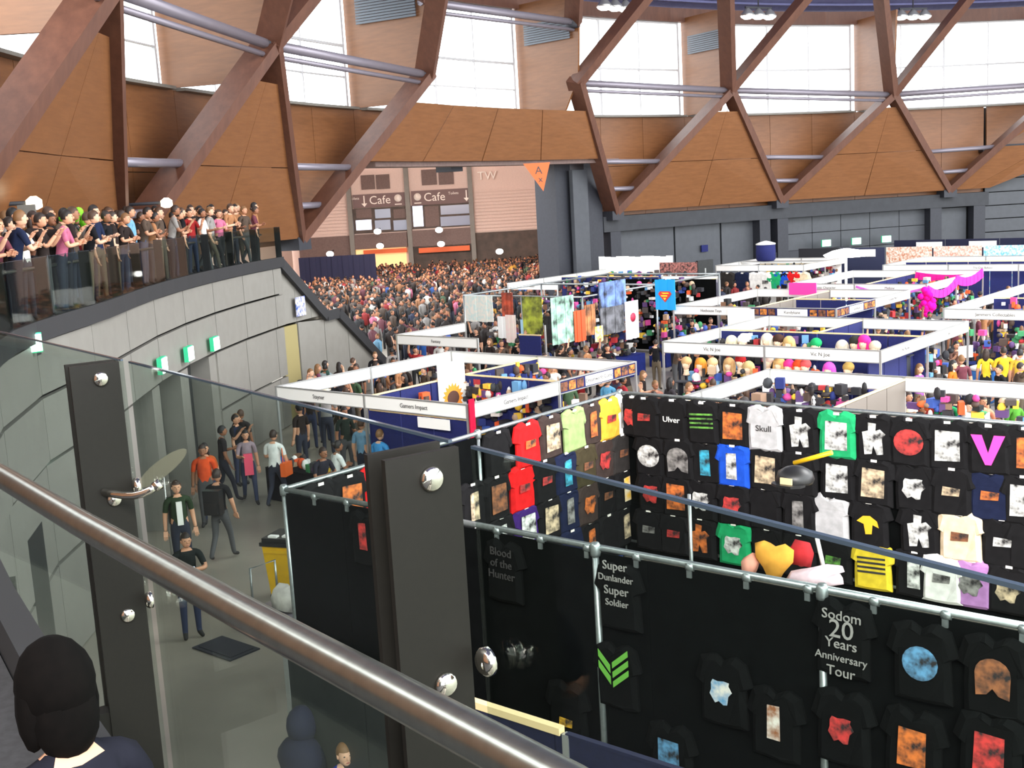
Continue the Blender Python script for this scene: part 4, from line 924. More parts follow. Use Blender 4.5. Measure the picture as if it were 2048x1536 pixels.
# ------------------------------------------------------------------ tables and wares in the booths
WL = [(-19.8, 16.2, U, 2.4, 'navy cloth table at the left front of the nearest booth'), (-15.9, 18.2, V, 2.2, 'navy cloth table at the right corner of the nearest booth'), (-15.9, 21.2, V, 2.2, 'navy cloth table under the picture fascia of the nearest booth'),
      (-15.1, 26.3, U, 2.6, 'navy cloth table under the left wig booth fascia'), (-12.2, 26.3, U, 2.4, 'navy cloth table under the right wig booth fascia'), (-11.1, 30.4, V, 2.4, 'navy cloth table at the right side of the wig booth'),
      (-20, 34.7, U, 2.6, 'navy cloth table in the picture fascia booth, left'), (-17, 34.7, U, 2.6, 'navy cloth table in the picture fascia booth, right'), (-15.9, 38.6, V, 2.6, 'navy cloth table on the right flank of the picture fascia booth'),
      (-19.8, 43, U, 2.6, 'navy cloth table in the magenta drape booth, left'), (-17, 43, U, 2.2, 'navy cloth table in the magenta drape booth, right'), (-16.1, 47, V, 2.6, 'navy cloth table on the right flank of the magenta drape booth'),
      (-10.8, 35.2, U, 2.6, 'navy cloth table under the right edge booth fascia, left'), (-7.6, 35.2, U, 2.6, 'navy cloth table under the right edge booth fascia, right'),
      (-24.2, 25.4, U, 2.4, 'navy cloth table in the small single booth'), (-26.6, 31.2, U, 2.2, 'navy cloth table in the banner stall front'), (-23.2, 33, V, 2.6, 'navy cloth table on the banner stall flank'), (-23.2, 37, V, 2.6, 'navy cloth table far along the banner stall flank'),
      (-28.8, 52.8, U, 2.2, 'pale table in the barrel booth'), (-34, 42.7, U, 2.4, 'navy cloth table in the far booth by the dark pillar')]
for i, (u, v, X, ln, lb) in enumerate(WL):
    table(lb, G(u, v), X, ln, .7, S(34, 44, 110) if i % 3 else S(26, 26, 30))
    wares('jumble of small goods on the '+lb, G(u, v, .765), X, ln-.3, .6, .25 if i < 2 else .95, 40 if i < 3 else 95, 100+i)
for i, (u, v, X, ln, z0, hh, nm) in enumerate(((-18.1, 17.6, V, 1.6, 1.0, 1.1, 'purple and dark books shelved on the navy wall of the nearest booth'), (-17, 19.75, U, 2.6, .9, 1.3, 'coloured goods against the back navy wall of the nearest booth'), (-17.9, 21.0, V, 2.4, 1.0, 1.3, 'bright goods along the inner navy wall of the nearest booth'),
      (-14.2, 22.2, U, 0.1, 0, .5, ''), (-10.3, 21.9, U, 2.6, .9, 1.35, 'plush goods at the back of the booth behind the right shirt wall'), (-6, 21.9, U, 5.0, .9, 1.35, 'coloured goods at the back right of the booth behind the right shirt wall'), (-11.2, 20.8, V, 3.0, .9, 1.2, 'goods on the left side of the booth behind the right shirt wall'),
      (-15.0, 28.6, U, 2.8, .9, 1.3, 'dark goods on the navy wall of the wig booth'), (-32.8, 46, U, 5, .8, 1.5, 'red and dark goods in the far booth by the dark pillar'), (-33, 49.8, U, 5, .8, 1.5, 'goods at the back of the far booth by the dark pillar'), (-25.5, 38.9, U, 5, .3, 2.6, 'dark printed goods at the back of the banner stall'),
      (-25.5, 33.5, U, 4.6, .3, 2.3, 'dark shirts and goods racked inside the banner stall'), (-19.8, 36.8, U, 2.4, .8, 1.5, 'goods inside the picture fascia booth'), (-17, 46, U, 2.5, .8, 1.5, 'goods inside the magenta drape booth'), (-8, 38.7, U, 8, .8, 1.5, 'dark goods inside the right edge booth'), (-27.8, 56.8, U, 4.2, .6, 1.5, 'pale shirts and goods inside the barrel booth'))):
    if nm: wares(nm, G(u, v, z0), X, ln, .2, hh, int(90+80*ln/2.5), 300+i)
wares('dark rolled stock and bags on the floor of the shirt stall', G(-8, 12.8, .02), U, 5.5, 3.0, .5, 150, 77, .5, PAL[:4]+PAL[7:9]+PAL[16:])
# racks of folded shirts just behind the black front wall
for i in range(5):
    T_ = table('black cloth trestle behind the black front wall, '+ORD[i]+' from the left', G(-10.4+i*1.7, 9.75), U, 1.6, .7, S(28, 28, 30), 1.0+.3*0)
# ------------------------------------------------------------------ wig heads
def headmesh():
    m_ = MB(); m_.lathe((0, 0, 0), [(.075, 0), (.06, .03), (.05, .08), (.055, .11)], 10); m_.ball((0, 0, .22), .075, .092, .125, 12, 8)
    m_.ball((0, -.095, .2), .014, .02, .025, 6, 4); 
    for s in (-1, 1): m_.ball((s*.076, 0, .21), .012, .02, .03, 6, 4)
    me = m_.mesh('mannequin_head', ['obj_plain']); return me
def wigmesh(long):
    m_ = MB(); m_.ball((0, .02, .27), .105, .115, .1, 12, 7)
    if long:
        for s in (-1, 1): m_.ball((s*.08, .03, .17), .045, .08, .16, 8, 6)
        m_.ball((0, .08, .16), .09, .05, .18, 8, 6)
    return m_.mesh('wig', ['obj_cloth'])
HM, WGM = headmesh(), [wigmesh(False), wigmesh(True)]
WIG = [(1372, 726, 'lo', (210, 170, 120), 'sandy'), (1400, 728, 'lo', (230, 150, 60), 'ginger'), (1424, 728, 'lo', (226, 190, 140), 'blonde'), (1457, 728, 'lo', (200, 160, 110), 'tan'), (1480, 722, 'lo', (170, 40, 40), 'dark red'), (1496, 735, 'lo', (214, 186, 130), 'pale gold'), (1535, 722, 'lo', (226, 196, 180), 'ash pink'), (1557, 728, 'lo', (214, 170, 110), 'honey'),
       (1577, 732, 'lo', (240, 60, 140), 'hot pink'), (1596, 732, 'lo', (230, 80, 40), 'orange-red'), (1610, 732, 'lo', (230, 90, 90), 'coral'), (1657, 738, 'lo', (226, 90, 200), 'orchid'), (1696, 738, 'lo', (196, 160, 90), 'dull gold'),
       (1462, 684, 'hi', (240, 232, 200), 'cream'), (1485, 682, 'hi', (240, 244, 248), 'white'), (1533, 680, 'hi', (236, 230, 210), 'ivory'), (1556, 682, 'hi', (70, 48, 40), 'dark brown'), (1577, 686, 'hi', (216, 180, 120), 'straw'), (1631, 690, 'hi', (40, 170, 100), 'green'), (1683, 694, 'hi', (232, 220, 200), 'oatmeal'), (1709, 686, 'hi', (50, 50, 44), 'black'), (1727, 684, 'hi', (240, 50, 140), 'magenta'), (1749, 696, 'hi', (224, 206, 180), 'beige')]
for i, (px, py, tier, c_, nm) in enumerate(WIG):
    vv = 26.25 if tier == 'lo' else 28.45
    u, v, z = atv(px, py, vv); big = 1.35 if tier == 'lo' else 1.5
    T_ = thing('wig_head', '%s wig on a mannequin head, %s' % (nm, 'on the counter under the fascia' if tier == 'lo' else 'on the high shelf by the navy wall'), 'wig', G(u, v, z-.24*big), TH, 'wigs in the wig booth')
    T_.scale = (big,)*3; T_.matrix_world = Matrix.Translation(T_.location) @ Matrix.Rotation(TH, 4, 'Z') @ Matrix.Scale(big, 4)
    for me, nm2, cc in ((HM, 'head', S(230, 200, 170)), (WGM[i % 2], 'wig', S(*c_))):
        o = bpy.data.objects.new(nm2, me); col.objects.link(o); o.parent = T_; o.color = cc
u0, _, z0 = atv(1372, 726, 26.25)
for i, (ua, ub, vv, zz, lb) in enumerate(((-16.5, -13.75, 26.3, 1.36, 'left dark shelf carrying wig heads under the fascia'), (-13.6, -10.9, 26.3, 1.36, 'right dark shelf carrying wig heads under the fascia'), (-16.4, -10.9, 28.5, 2.0, 'high shelf of wig heads on the navy wall'))):
    T_ = thing('shelf_unit', lb, 'shelf', G((ua+ub)/2, vv, 0))
    m_ = MB(); m_.box(G((ua+ub)/2, vv, zz), ub-ua, .3, .03, U); obj('shelf_board', m_, 'slate', T_)
    for u in (ua+.1, ub-.1): m_ = MB(); m_.box(G(u, vv, zz/2), .04, .25, zz, U); obj('upright', m_, 'slate', T_)

# ------------------------------------------------------------------ yellow bin, bench beside the stall
c = G(-15.2, 11.75, 0); T_ = thing('wheelie_bin', 'yellow bin with a dark lid standing at the left corner of the black stall', 'bin', c, TH+.35)
m_ = MB(); m_.add([(x*(.24 if z < .5 else .3), y*(.24 if z < .5 else .3), z) for z in (.12, .98) for x, y in ((-1, -1), (1, -1), (1, 1), (-1, 1))], [(0, 3, 2, 1), (4, 5, 6, 7), (0, 1, 5, 4), (1, 2, 6, 5), (2, 3, 7, 6), (3, 0, 4, 7)]); m_.box((0, -.29, .9), .56, .05, .06); obj('body', m_, 'yellow', T_, True)
m_ = MB(); m_.box((0, 0, 1.02), .66, .66, .06); m_.box((0, 0, 1.08), .6, .58, .08); m_.box((0, .36, 1.0), .5, .06, .05); obj('lid', m_, 'blackplastic', T_, True)
m_ = MB(); m_.box((-.12, -.2, 1.135), .16, .1, .03); m_.box((.14, -.15, 1.135), .2, .1, .03); obj('paper', m_, 'fascia_white', T_, True)
for s in (-1, 1):
    m_ = MB(); m_.lathe((s*.27, .2, .1), [(.1, -.03), (.1, .03)], 12, ax=(1, 0, 0)); obj('wheel', m_, 'blackplastic', T_, True)
m_ = MB(); m_.box((0, 0, .06), .5, .5, .12); obj('base', m_, 'blackplastic', T_, True)
c = G(-14.3, 10.9, 0); T_ = thing('low_trolley', 'low flat trolley with a white bag behind the yellow bin', 'trolley', c, TH)
m_ = MB(); m_.box((0, 0, .22), 1.0, .6, .05); obj('deck', m_, 'steel_tube', T_, True)
for x, y in ((-.4, -.22), (.4, -.22), (-.4, .22), (.4, .22)): m_ = MB(); m_.lathe((x, y, .1), [(.1, -.02), (.1, .02)], 10, ax=(0, 1, 0)); obj('wheel', m_, 'blackplastic', T_, True)
m_ = MB(); m_.tube([(-.48, -.25, .24), (-.48, -.25, .9), (-.48, .25, .9), (-.48, .25, .24)], .02, 8); obj('handle', m_, 'galv', T_, True)
cloth_blob('white_bag', 'crumpled white bag on the low trolley', 'bag', G(-14.2, 10.85, .45), [(-.2, -.2), (.2, -.2), (.24, 0), (.1, .22), (0, .16), (-.12, .24), (-.24, .02)], S(226, 222, 214), TH, .3)
# board panel row nearest the camera
BV = 6.53; T_ = thing('board_screen', 'dark exhibition board screen with a pale wooden top rail right below the gallery', 'screen', G(-5.6, BV, 0))
for i in range(6):
    m_ = MB(); m_.beam(G(-8.6+i*1.1, BV, 1.2), G(-7.52+i*1.1, BV, 1.2), .04, 2.36); obj('board', m_, 'door_dark' if i < 2 else 'navy_dark', T_)
m_ = MB(); m_.beam(G(-8.6, BV, 2.4), G(-5.25, BV, 2.4), .07, .06); obj('top_rail', m_, 'beige_rail', T_)
m_ = MB(); m_.beam(G(-5.2, BV, 2.385), G(-2.0, BV, 2.385), .05, .03); obj('plain_rail', m_, 'navy_dark', T_)
for u in (-8.6, -5.2, -2.0): m_ = MB(); m_.box(G(u, BV, 1.2), .06, .06, 2.38, U); obj('post', m_, 'alu', T_)

# ------------------------------------------------------------------ people
_ones = ['', 'first', 'second', 'third', 'fourth', 'fifth', 'sixth', 'seventh', 'eighth', 'ninth', 'tenth', 'eleventh', 'twelfth', 'thirteenth', 'fourteenth', 'fifteenth', 'sixteenth', 'seventeenth', 'eighteenth', 'nineteenth']
def ordw(n):
    if n < 20: return _ones[n]
    t = ['twent', 'thirt', 'fort', 'fift', 'sixt'][n//10-2]; return t+'ieth' if n % 10 == 0 else t+'y-'+_ones[n % 10]
BONES = ['torso', 'arm', 'forearm', 'leg', 'foot', 'neck']
def person_mesh(pose, female=False):
    hipw, shw = (.1, .165) if female else (.095, .19)
    J = {'pel': (0, 0, .96), 'wst': (0, .0, 1.1), 'chs': (0, .0, 1.3), 'nkb': (0, .01, 1.45), 'nk': (0, -.0, 1.53)}
    Rr = {'pel': .135 if female else .13, 'wst': .11 if female else .125, 'chs': .125 if female else .145, 'nkb': .07, 'nk': .05}
    lean = pose.get('lean', 0)
    for k in ('chs', 'nkb', 'nk', 'wst'):
        x, y, z = J[k]; J[k] = (x, y-lean*(z-.96), z-abs(lean)*.12*(z-.96))
    ch = J['nkb']; E_ = [('pel', 'wst', 0), ('wst', 'chs', 0), ('chs', 'nkb', 0), ('nkb', 'nk', 5)]
    for s, sd in ((-1, 'l'), (1, 'r')):
        a = pose['arm'+sd]; sh = Vector((s*shw, ch[1], ch[2]-.03)); el = sh+Vector((s*a[0], a[1], a[2])); wr = el+Vector((s*a[3], a[4], a[5]))
        J['sh'+sd], J['el'+sd], J['wr'+sd] = sh, el, wr; Rr['sh'+sd], Rr['el'+sd], Rr['wr'+sd] = .065, .045, .032
        E_ += [('nkb', 'sh'+sd, 0), ('sh'+sd, 'el'+sd, 1), ('el'+sd, 'wr'+sd, 2)]
        l = pose['leg'+sd]; hp = Vector((s*hipw, 0, .9)); kn = Vector((s*(hipw+.01), l[0], l[1])); an = Vector((s*(hipw+.015), l[2], l[3])); to = an+Vector((s*.03, -.14, -.05))
        J['hp'+sd], J['kn'+sd], J['an'+sd], J['to'+sd] = hp, kn, an, to; Rr['hp'+sd], Rr['kn'+sd], Rr['an'+sd], Rr['to'+sd] = .095, .062, .045, .036
        E_ += [('pel', 'hp'+sd, 3), ('hp'+sd, 'kn'+sd, 3), ('kn'+sd, 'an'+sd, 3), ('an'+sd, 'to'+sd, 4)]
    keys = list(J); me = bpy.data.meshes.new('tmp'); me.from_pydata([tuple(J[k]) for k in keys], [(keys.index(a), keys.index(b)) for a, b, _ in E_], [])
    o = bpy.data.objects.new('tmp', me); col.objects.link(o); sk = o.modifiers.new('s', 'SKIN'); sk.use_smooth_shade = True
    for i, k in enumerate(keys): me.skin_vertices[0].data[i].radius = (Rr[k]*(1.15 if k in ('chs', 'pel', 'wst') else 1), Rr[k]*(.8 if k in ('chs', 'pel', 'wst') else 1)); me.skin_vertices[0].data[i].use_root = (k == 'pel')
    sb = o.modifiers.new('d', 'SUBSURF'); sb.levels = 1
    dg = bpy.context.evaluated_depsgraph_get(); ev = bpy.data.meshes.new_from_object(o.evaluated_get(dg)); bpy.data.objects.remove(o)
    segs = [(np.array(J[a]), np.array(J[b]), t) for a, b, t in E_]
    m_ = MB(); m_.v = [tuple(v.co) for v in ev.vertices]
    for p in ev.polygons:
        c = np.array(p.center); best = (9, 0)
        for a, b, t in segs:
            ab = b-a; u = min(1, max(0, (c-a)@ab/(ab@ab))); d = np.linalg.norm(c-a-ab*u)
            if d < best[0]: best = (d, t, u)
        t = best[1]; mi = [0, 0, 2, 1, 3, 2][t]
        if t == 0 and c[2] < .98 and not pose.get('sit'): mi = 1
        if t == 1 and best[2] > .75: mi = 2
        m_.f.append(list(p.vertices)); m_.m.append(mi); m_.sm.append(True)
    nk = Vector(J['nk']); hc = nk+Vector((0, -.02-lean*.08, .125)); hl = pose.get('nod', 0)
    m_.ball(hc, .074, .094, .118, 12, 9, 2); m_.ball(hc+Vector((0, -.035, -.06)), .05, .055, .05, 8, 5, 2)
    m_.ball(hc+Vector((0, -.098, -.015)), .013, .018, .026, 6, 4, 2)
    for s in (-1, 1): m_.ball(hc+Vector((s*.075, .005, -.01)), .012, .02, .03, 6, 4, 2); m_.ball(hc+Vector((s*.031, -.083, .012)), .012, .008, .007, 6, 4, 4)
    m_.ball(hc+Vector((0, -.09, -.058)), .022, .008, .006, 6, 4, 5)
    for s, sd in ((-1, 'l'), (1, 'r')):
        wr, el = Vector(J['wr'+sd]), Vector(J['el'+sd]); d = (wr-el).normalized(); sx = d.cross(Vector((0, 1, .3))).normalized(); up = sx.cross(d)
        m_.box(wr+d*.045, .1, .075, .03, d, sx, 2, up)
        for k in range(4):
            b0 = wr+d*.085+sx*(-.03+.02*k); L_ = (.065, .078, .072, .055)[k]
            m_.tube([b0, b0+d*(L_*.55)-up*.006, b0+d*L_-up*.026], [.009, .0085, .006], 5, 2)
        b0 = wr+d*.03+sx*(-.038*s); m_.tube([b0, b0+d*.03-sx*(.024*s), b0+d*.065-sx*(.026*s)-up*.01], [.01, .009, .006], 5, 2)
    me = m_.mesh('person', ['obj_cloth', 'pants', 'skin', 'shoes', 'eye', 'lip'])
    return me, hc
def hair_mesh(hc, style):
    m_ = MB(); n_, k_ = 12, 6; vs = []; fs = []
    for i in range(k_+1):
        th = PI*.62*i/k_
        for j in range(n_):
            a = 2*PI*j/n_; back = math.sin(a)
            t2 = th*(1 if back > -.3 else .62)
            vs.append(hc+Vector((.084*math.sin(t2)*math.cos(a), .012+.104*math.sin(t2)*back, .008+.124*math.cos(t2))))
    for i in range(k_):
        for j in range(n_): fs.append((i*n_+j, (i+1)*n_+j, (i+1)*n_+(j+1) % n_, i*n_+(j+1) % n_))
    m_.add(vs, fs, 0, True)
    if style == 1:
        m_.ball(hc+Vector((0, .075, -.1)), .085, .05, .17, 10, 6)
        for s in (-1, 1): m_.ball(hc+Vector((s*.07, .03, -.08)), .03, .05, .13, 8, 5)
    if style == 2: m_.ball(hc+Vector((0, .12, .05)), .05, .05, .05, 8, 5)
    return m_.mesh('hair', ['hair'])
ST = (.0, .5, .03, .08); ST2 = (-.02, .5, -.02, .08); WF = (-.16, .52, -.22, .1); WB = (.03, .51, .28, .16)
DOWN = (.05, .03, -.29, .02, -.06, -.25); DOWN2 = (.08, .0, -.28, .0, -.1, -.23)
RAISE = (.06, -.12, -.22, -.06, -.16, .2); HOLD = (.06, -.05, -.27, -.08, -.22, .04); FOLD = (.07, -.08, -.25, -.2, -.14, .04); UPA = (.08, -.1, .22, -.02, -.06, .24)
POSES = [({'arml': DOWN, 'armr': DOWN, 'legl': ST, 'legr': ST2}, False, 0), ({'arml': RAISE, 'armr': RAISE, 'legl': ST, 'legr': ST2}, False, 0), ({'arml': FOLD, 'armr': FOLD, 'legl': ST, 'legr': ST, 'lean': .25}, False, 0),
         ({'arml': DOWN2, 'armr': HOLD, 'legl': WF, 'legr': WB, 'lean': .05}, False, 0), ({'arml': HOLD, 'armr': DOWN, 'legl': WB, 'legr': WF}, True, 1), ({'arml': DOWN, 'armr': HOLD, 'legl': ST, 'legr': ST2}, True, 1), ({'arml': FOLD, 'armr': FOLD, 'legl': ST2, 'legr': ST, 'lean': .2}, True, 2), ({'arml': UPA, 'armr': DOWN, 'legl': ST, 'legr': ST2}, False, 0)]
PM = []
for po_, fem, hs in POSES:
    me, hc = person_mesh(po_, fem); PM.append((me, hair_mesh(hc, hs), hc))
TOPS = [((30, 30, 33), 'black'), ((48, 40, 38), 'charcoal'), ((36, 44, 70), 'navy'), ((88, 74, 64), 'grey-brown'), ((150, 146, 142), 'grey'), ((226, 224, 218), 'white'), ((150, 40, 40), 'red'), ((70, 92, 66), 'green'), ((52, 92, 160), 'blue'), ((170, 120, 84), 'tan'), ((200, 150, 60), 'mustard'), ((110, 60, 70), 'maroon'), ((120, 170, 200), 'pale blue'), ((200, 110, 140), 'pink')]
TW_ = [30, 22, 5, 18, 5, 5, 5, 2, 1.5, 7, 1, 12, 1, 1]
def put(loc, rz, top, label, group=None, pose=0, scl=1.0, hat=None):
    me, hm, hc = PM[pose]
    o = bpy.data.objects.new('person', me); col.objects.link(o); o.location = loc; o.rotation_euler = (0, 0, rz); o.scale = (scl,)*3
    o.matrix_world = Matrix.Translation(Vector(loc)) @ Matrix.Rotation(rz, 4, 'Z') @ Matrix.Scale(scl, 4)
    o.color = S(*top); props(o, label, 'person', group)
    h = bpy.data.objects.new('hair', hm); col.objects.link(h); h.parent = o
    if hat:
        k = 'hat%d' % pose
        if k not in _pm:
            m_ = MB(); m_.lathe(hc+Vector((0, .01, .05)), [(.16, -.0), (.165, .012), (.095, .02), (.09, .09), (.05, .115)], 12); _pm[k] = m_.mesh('hat', ['obj_plain'])
        q = bpy.data.objects.new('hat', _pm[k]); col.objects.link(q); q.parent = o; q.color = S(*hat)
    return o
occupied = []
def free(p, d=.5):
    aa_ = math.degrees(math.atan2(p.x-CX, p.y-CY))
    if aa_ < -76 and math.hypot(p.x-CX, p.y-CY) > 43.2 and p.z < 1: return False
    q_ = p-S0; s_, n_ = q_.dot(SD), q_.dot(SN)
    if p.z < 1 and -1.5 < s_ < 9.4 and -4.4 < n_ < 1.0: return False
    for q in occupied:
        if (q.x-p.x)**2+(q.y-p.y)**2 < d*d and abs(q.z-p.z) < 1: return False
    return True
# people one can point at: head pixel, top colour, label, pose, facing, hat
NP = [(490, 868, (158, 140, 150), 'person in a lavender top walking toward the black stall with a pink bag', 4, .3), (545, 874, (244, 246, 244), 'person in a white shirt with an orange shoulder bag seen from behind', 3, PI-.3), (636, 902, (48, 46, 56), 'person in a dark jacket leaning by the black stall corner', 2, .8), (664, 893, (236, 238, 236), 'person in white bending behind the dark jacketed one', 6, 2.2),
      (688, 828, (44, 52, 46), 'tall person in a dark green coat left of the nearest booth', 5, .6), (722, 851, (120, 160, 190), 'person in a grey-blue shirt against the navy booth panel', 0, 2.6), (757, 873, (72, 150, 214), 'person in a bright blue shirt behind the right post', 3, 2.5), (432, 957, (30, 30, 32), 'person in black with a black backpack walking away on the open floor', 3, PI-.2),
      (318, 985, (52, 66, 48), 'person in a green jacket over a white shirt left of the backpack wearer', 0, .4), (366, 1076, (40, 44, 44), 'person in dark clothes bending over a phone nearest on the open floor', 2, .5), (255, 915, (226, 84, 40), 'worker in a bright orange vest by the left post', 0, .2), (228, 912, (190, 92, 44), 'worker in a duller orange vest half hidden by the left post', 5, .4),
      (372, 845, (38, 46, 70), 'person in a navy jacket by the dark doors', 0, 1.5), (412, 868, (44, 40, 42), 'person in a dark brown top near the dark doors', 3, 2.0), (440, 842, (34, 34, 36), 'person in black standing behind the lavender top', 1, 1.2), (470, 832, (50, 46, 46), 'person in charcoal standing behind the white shirt', 0, 2.9),
      (455, 735, (58, 50, 80), 'leftmost of three people by the wall under the gallery, dark violet top', 0, .5), (478, 730, (70, 62, 60), 'middle of three people by the wall under the gallery, brown top', 5, .8), (505, 752, (214, 206, 186), 'rightmost of three people by the wall under the gallery, pale top', 3, 1.2),
      (588, 742, (120, 70, 90), 'person in a maroon top by the pale recess', 4, 2.0), (614, 735, (60, 90, 80), 'person in a green top left of the pale grey back', 0, 2.2), (650, 735, (170, 186, 190), 'person with a broad pale grey back above the left booth fascia', 0, PI), (610, 700, (40, 40, 60), 'person in navy at the foot of the stair wall', 7, .4),
      (920, 858, (30, 34, 44), 'person in a navy cap under the corner fascia of the nearest booth', 0, .3), (1198, 742, (40, 36, 36), 'dark haired person at the right corner of the nearest booth', 1, 1.2), (1192, 800, (34, 32, 32), 'dark haired person in black just beyond the left shirt wall', 0, 2.4), (1215, 760, (110, 180, 220), 'person in pale blue under the picture fascia', 3, 2.5), (1245, 762, (170, 50, 60), 'person in crimson under the picture fascia', 0, 2.0),
      (1860, 712, (190, 196, 214), 'person in pale blue costume with an orange-yellow wig by the wig booth', 0, .2), (1912, 690, (110, 80, 70), 'person holding up a white card right of the wig booth', 1, .3), (1972, 704, (240, 206, 60), 'leftmost person in a yellow shirt at the right', 4, 2.6), (2008, 706, (236, 196, 56), 'middle person in a yellow shirt at the right', 3, 2.9), (2040, 712, (230, 190, 70), 'rightmost person in a yellow shirt at the frame edge', 0, 2.4),
      (1905, 735, (196, 110, 40), 'person in rust orange right of the wig booth corner', 5, .9), (1780, 730, (232, 230, 226), 'person in a white costume at the wig booth corner', 0, .4), (1812, 728, (200, 180, 120), 'person with a blonde wig in dark gold beside the white costume', 5, .2), (1838, 740, (150, 90, 160), 'person in purple beside the pale blue costume', 4, .7),
      (1480, 795, (200, 130, 130), 'person in rose behind the right shirt wall near its left end', 0, .5), (1575, 800, (176, 140, 110), 'blond person looking over the right shirt wall above the black figure shirt', 0, .2), (1610, 800, (150, 60, 60), 'person in dull red behind the green shirt', 5, .4), (1785, 800, (110, 120, 100), 'person in grey-green behind the right shirt wall', 5, .2), (1815, 800, (90, 96, 120), 'person in slate blue behind the right shirt wall', 0, .6), (1860, 795, (190, 60, 60), 'person in red behind the right shirt wall', 0, 2.5), (1893, 800, (40, 150, 90), 'person in bright green behind the right shirt wall', 3, 2.8), (1965, 810, (220, 150, 120), 'person with raised arms behind the right shirt wall at right', 1, .1), (1920, 815, (236, 232, 226), 'person in white stooping behind the right shirt wall', 2, .5), (2030, 800, (90, 160, 60), 'person in lime at the right frame edge behind the shirts', 5, .3),
      (1375, 775, (190, 130, 90), 'person in tan just left of the fascia behind the right shirt wall', 3, 1.1), (1310, 772, (150, 100, 84), 'person in brown above the top left black shirt', 0, .4), (1340, 765, (60, 56, 60), 'person in charcoal in the aisle before the wig booth', 4, 2.0), (1362, 592, (120, 86, 60), 'person in tan left of the picture fascia booth', 5, .4),
      (1418, 640, (130, 96, 70), 'person in brown looking down under the blue flag', 2, .2)]
for px, py, c_, lb, po_, rz in NP:
    p = atz(px, py, 1.62); p.z = 0
    rr_ = math.hypot(p.x-CX, p.y-CY)
    if rr_ > 43.6 and p.y < 36: p = p.lerp(Vector((CX, CY, 0)), (rr_-43.6)/rr_)
    occupied.append(p)
    hat = (40, 46, 60) if 'navy cap' in lb else (240, 180, 50) if 'yellow wig' in lb else None
    o = put(p, rz, c_, lb, None, po_, random.uniform(.96, 1.03), hat)
    if 'backpack' in lb:
        m_ = MB(); m_.box((0, .2, 1.2), .32, .18, .46); m_.box((0, .3, 1.1), .24, .06, .22); obj('backpack', m_, 'blackplastic', o, True)
    if 'orange shoulder bag' in lb:
        m_ = MB(); m_.box((-.3, .05, .92), .12, .34, .3); m_.tube([(-.3, -.08, 1.06), (-.2, 0, 1.44), (-.3, .18, 1.06)], .012, 6); obj('bag', m_, 'orange_strip', o, True)
    if 'pink bag' in lb:
        m_ = MB(); m_.box((.0, -.24, 1.0), .2, .08, .5); obj('bag', m_, 'obj_plain', o, True, color=S(236, 80, 110))
    if 'white card' in lb:
        m_ = MB(); m_.box((0, -.42, 1.5), .5, .02, .35); obj('card', m_, 'fascia_white', o, True)
    if 'phone' in lb:
        m_ = MB(); m_.box((0, -.42, 1.2), .08, .02, .15); obj('phone', m_, 'lit_glass', o, True)
    if 'over a white shirt' in lb:
        m_ = MB(); m_.box((0, -.13, 1.2), .1, .05, .42); obj('shirt_front', m_, 'fascia_white', o, True)
# navy hooded person right under the gallery
p = atz(606, 1455, 1.62); p.z = 0
o = put(p, 2.6, (24, 30, 44), 'person in a navy hood standing before the dark board screen, bottom centre', None, 0, 1.0)
m_ = MB(); m_.ball(PM[0][2]+Vector((0, .03, .0)), .15, .16, .19, 12, 8); m_.ball(Vector((0, .06, 1.35)), .25, .2, .22, 12, 8); obj('hood', m_, 'navy_dark', o, True); occupied.append(p)
p = atz(676, 1490, 1.5); p.z = 0; o = put(p, .5, (40, 70, 180), 'person in a blue top stooping beside the navy hood, bottom centre', None, 2, .9); occupied.append(p)

# mezzanine crowd along the balustrade
n = 0
SPOT = {2: ((230, 226, 220), 'white'), 5: ((226, 180, 40), 'yellow'), 7: ((214, 170, 40), 'yellow and black')}
for row, rr in enumerate((.5, 1.05, 1.7)):
    a = -107.0; rn = 0
    while a < -80.6:
        a += random.uniform(.62, 1.0)
        if row == 2 and rnd() < .35: continue
        tc, tn = random.choices(TOPS, TW_)[0] if (row, n) not in SPOT else SPOT[(row, n)]
        p = P(a+random.uniform(-.15, .15), redge(a)+rr+random.uniform(-.08, .08), 5.0)
        rn += 1; rz = math.atan2(CX-p.x, -(CY-p.y))
        put(p, rz+random.uniform(-.6, .6), tc, 'person in %s, %s from the left in the %s row of the gallery crowd' % (tn, ordw(rn), ('front', 'middle', 'back')[row]), 'gallery crowd', random.choice([0, 0, 1, 2, 2, 5, 6, 3, 2, 0]), random.uniform(.93, 1.03), (230, 224, 206) if n == 34 else None)
        n += 1
mezz_n = n
# green foam headpiece in the gallery crowd
p = aty(150, 456, 22.4); T_ = thing('foam_headpiece', 'bright green knobbly foam headpiece rising from the gallery crowd', 'costume', p-Z*.35)
m_ = MB()
for i in range(26):
    a_ = i*2.4; zz = (i % 6)*.1-.25; m_.ball(p+Vector((.22*math.cos(a_)*(1-abs(zz)), .22*math.sin(a_)*(1-abs(zz)), zz+.05)), .095, .095, .095, 7, 5)
obj('foam', m_, 'obj_cloth', T_, color=S(140, 220, 60))
m_ = MB(); m_.ball(p+Vector((.08, -.2, 0)), .08, .06, .09, 8, 5); obj('dark_mouth', m_, 'blackplastic', T_)
m_ = MB(); m_.box((0, 0, 0), .01, .01, .01)
p = aty(55, 432, 22); m_ = MB(); m_.box(p, .34, .03, .42); m_.box(p-Z*.3, .06, .03, .2); based('grey_placard', m_, 'grey_panel', 'small grey placard held up at the left of the gallery crowd', 'placard', p-Z*.4)
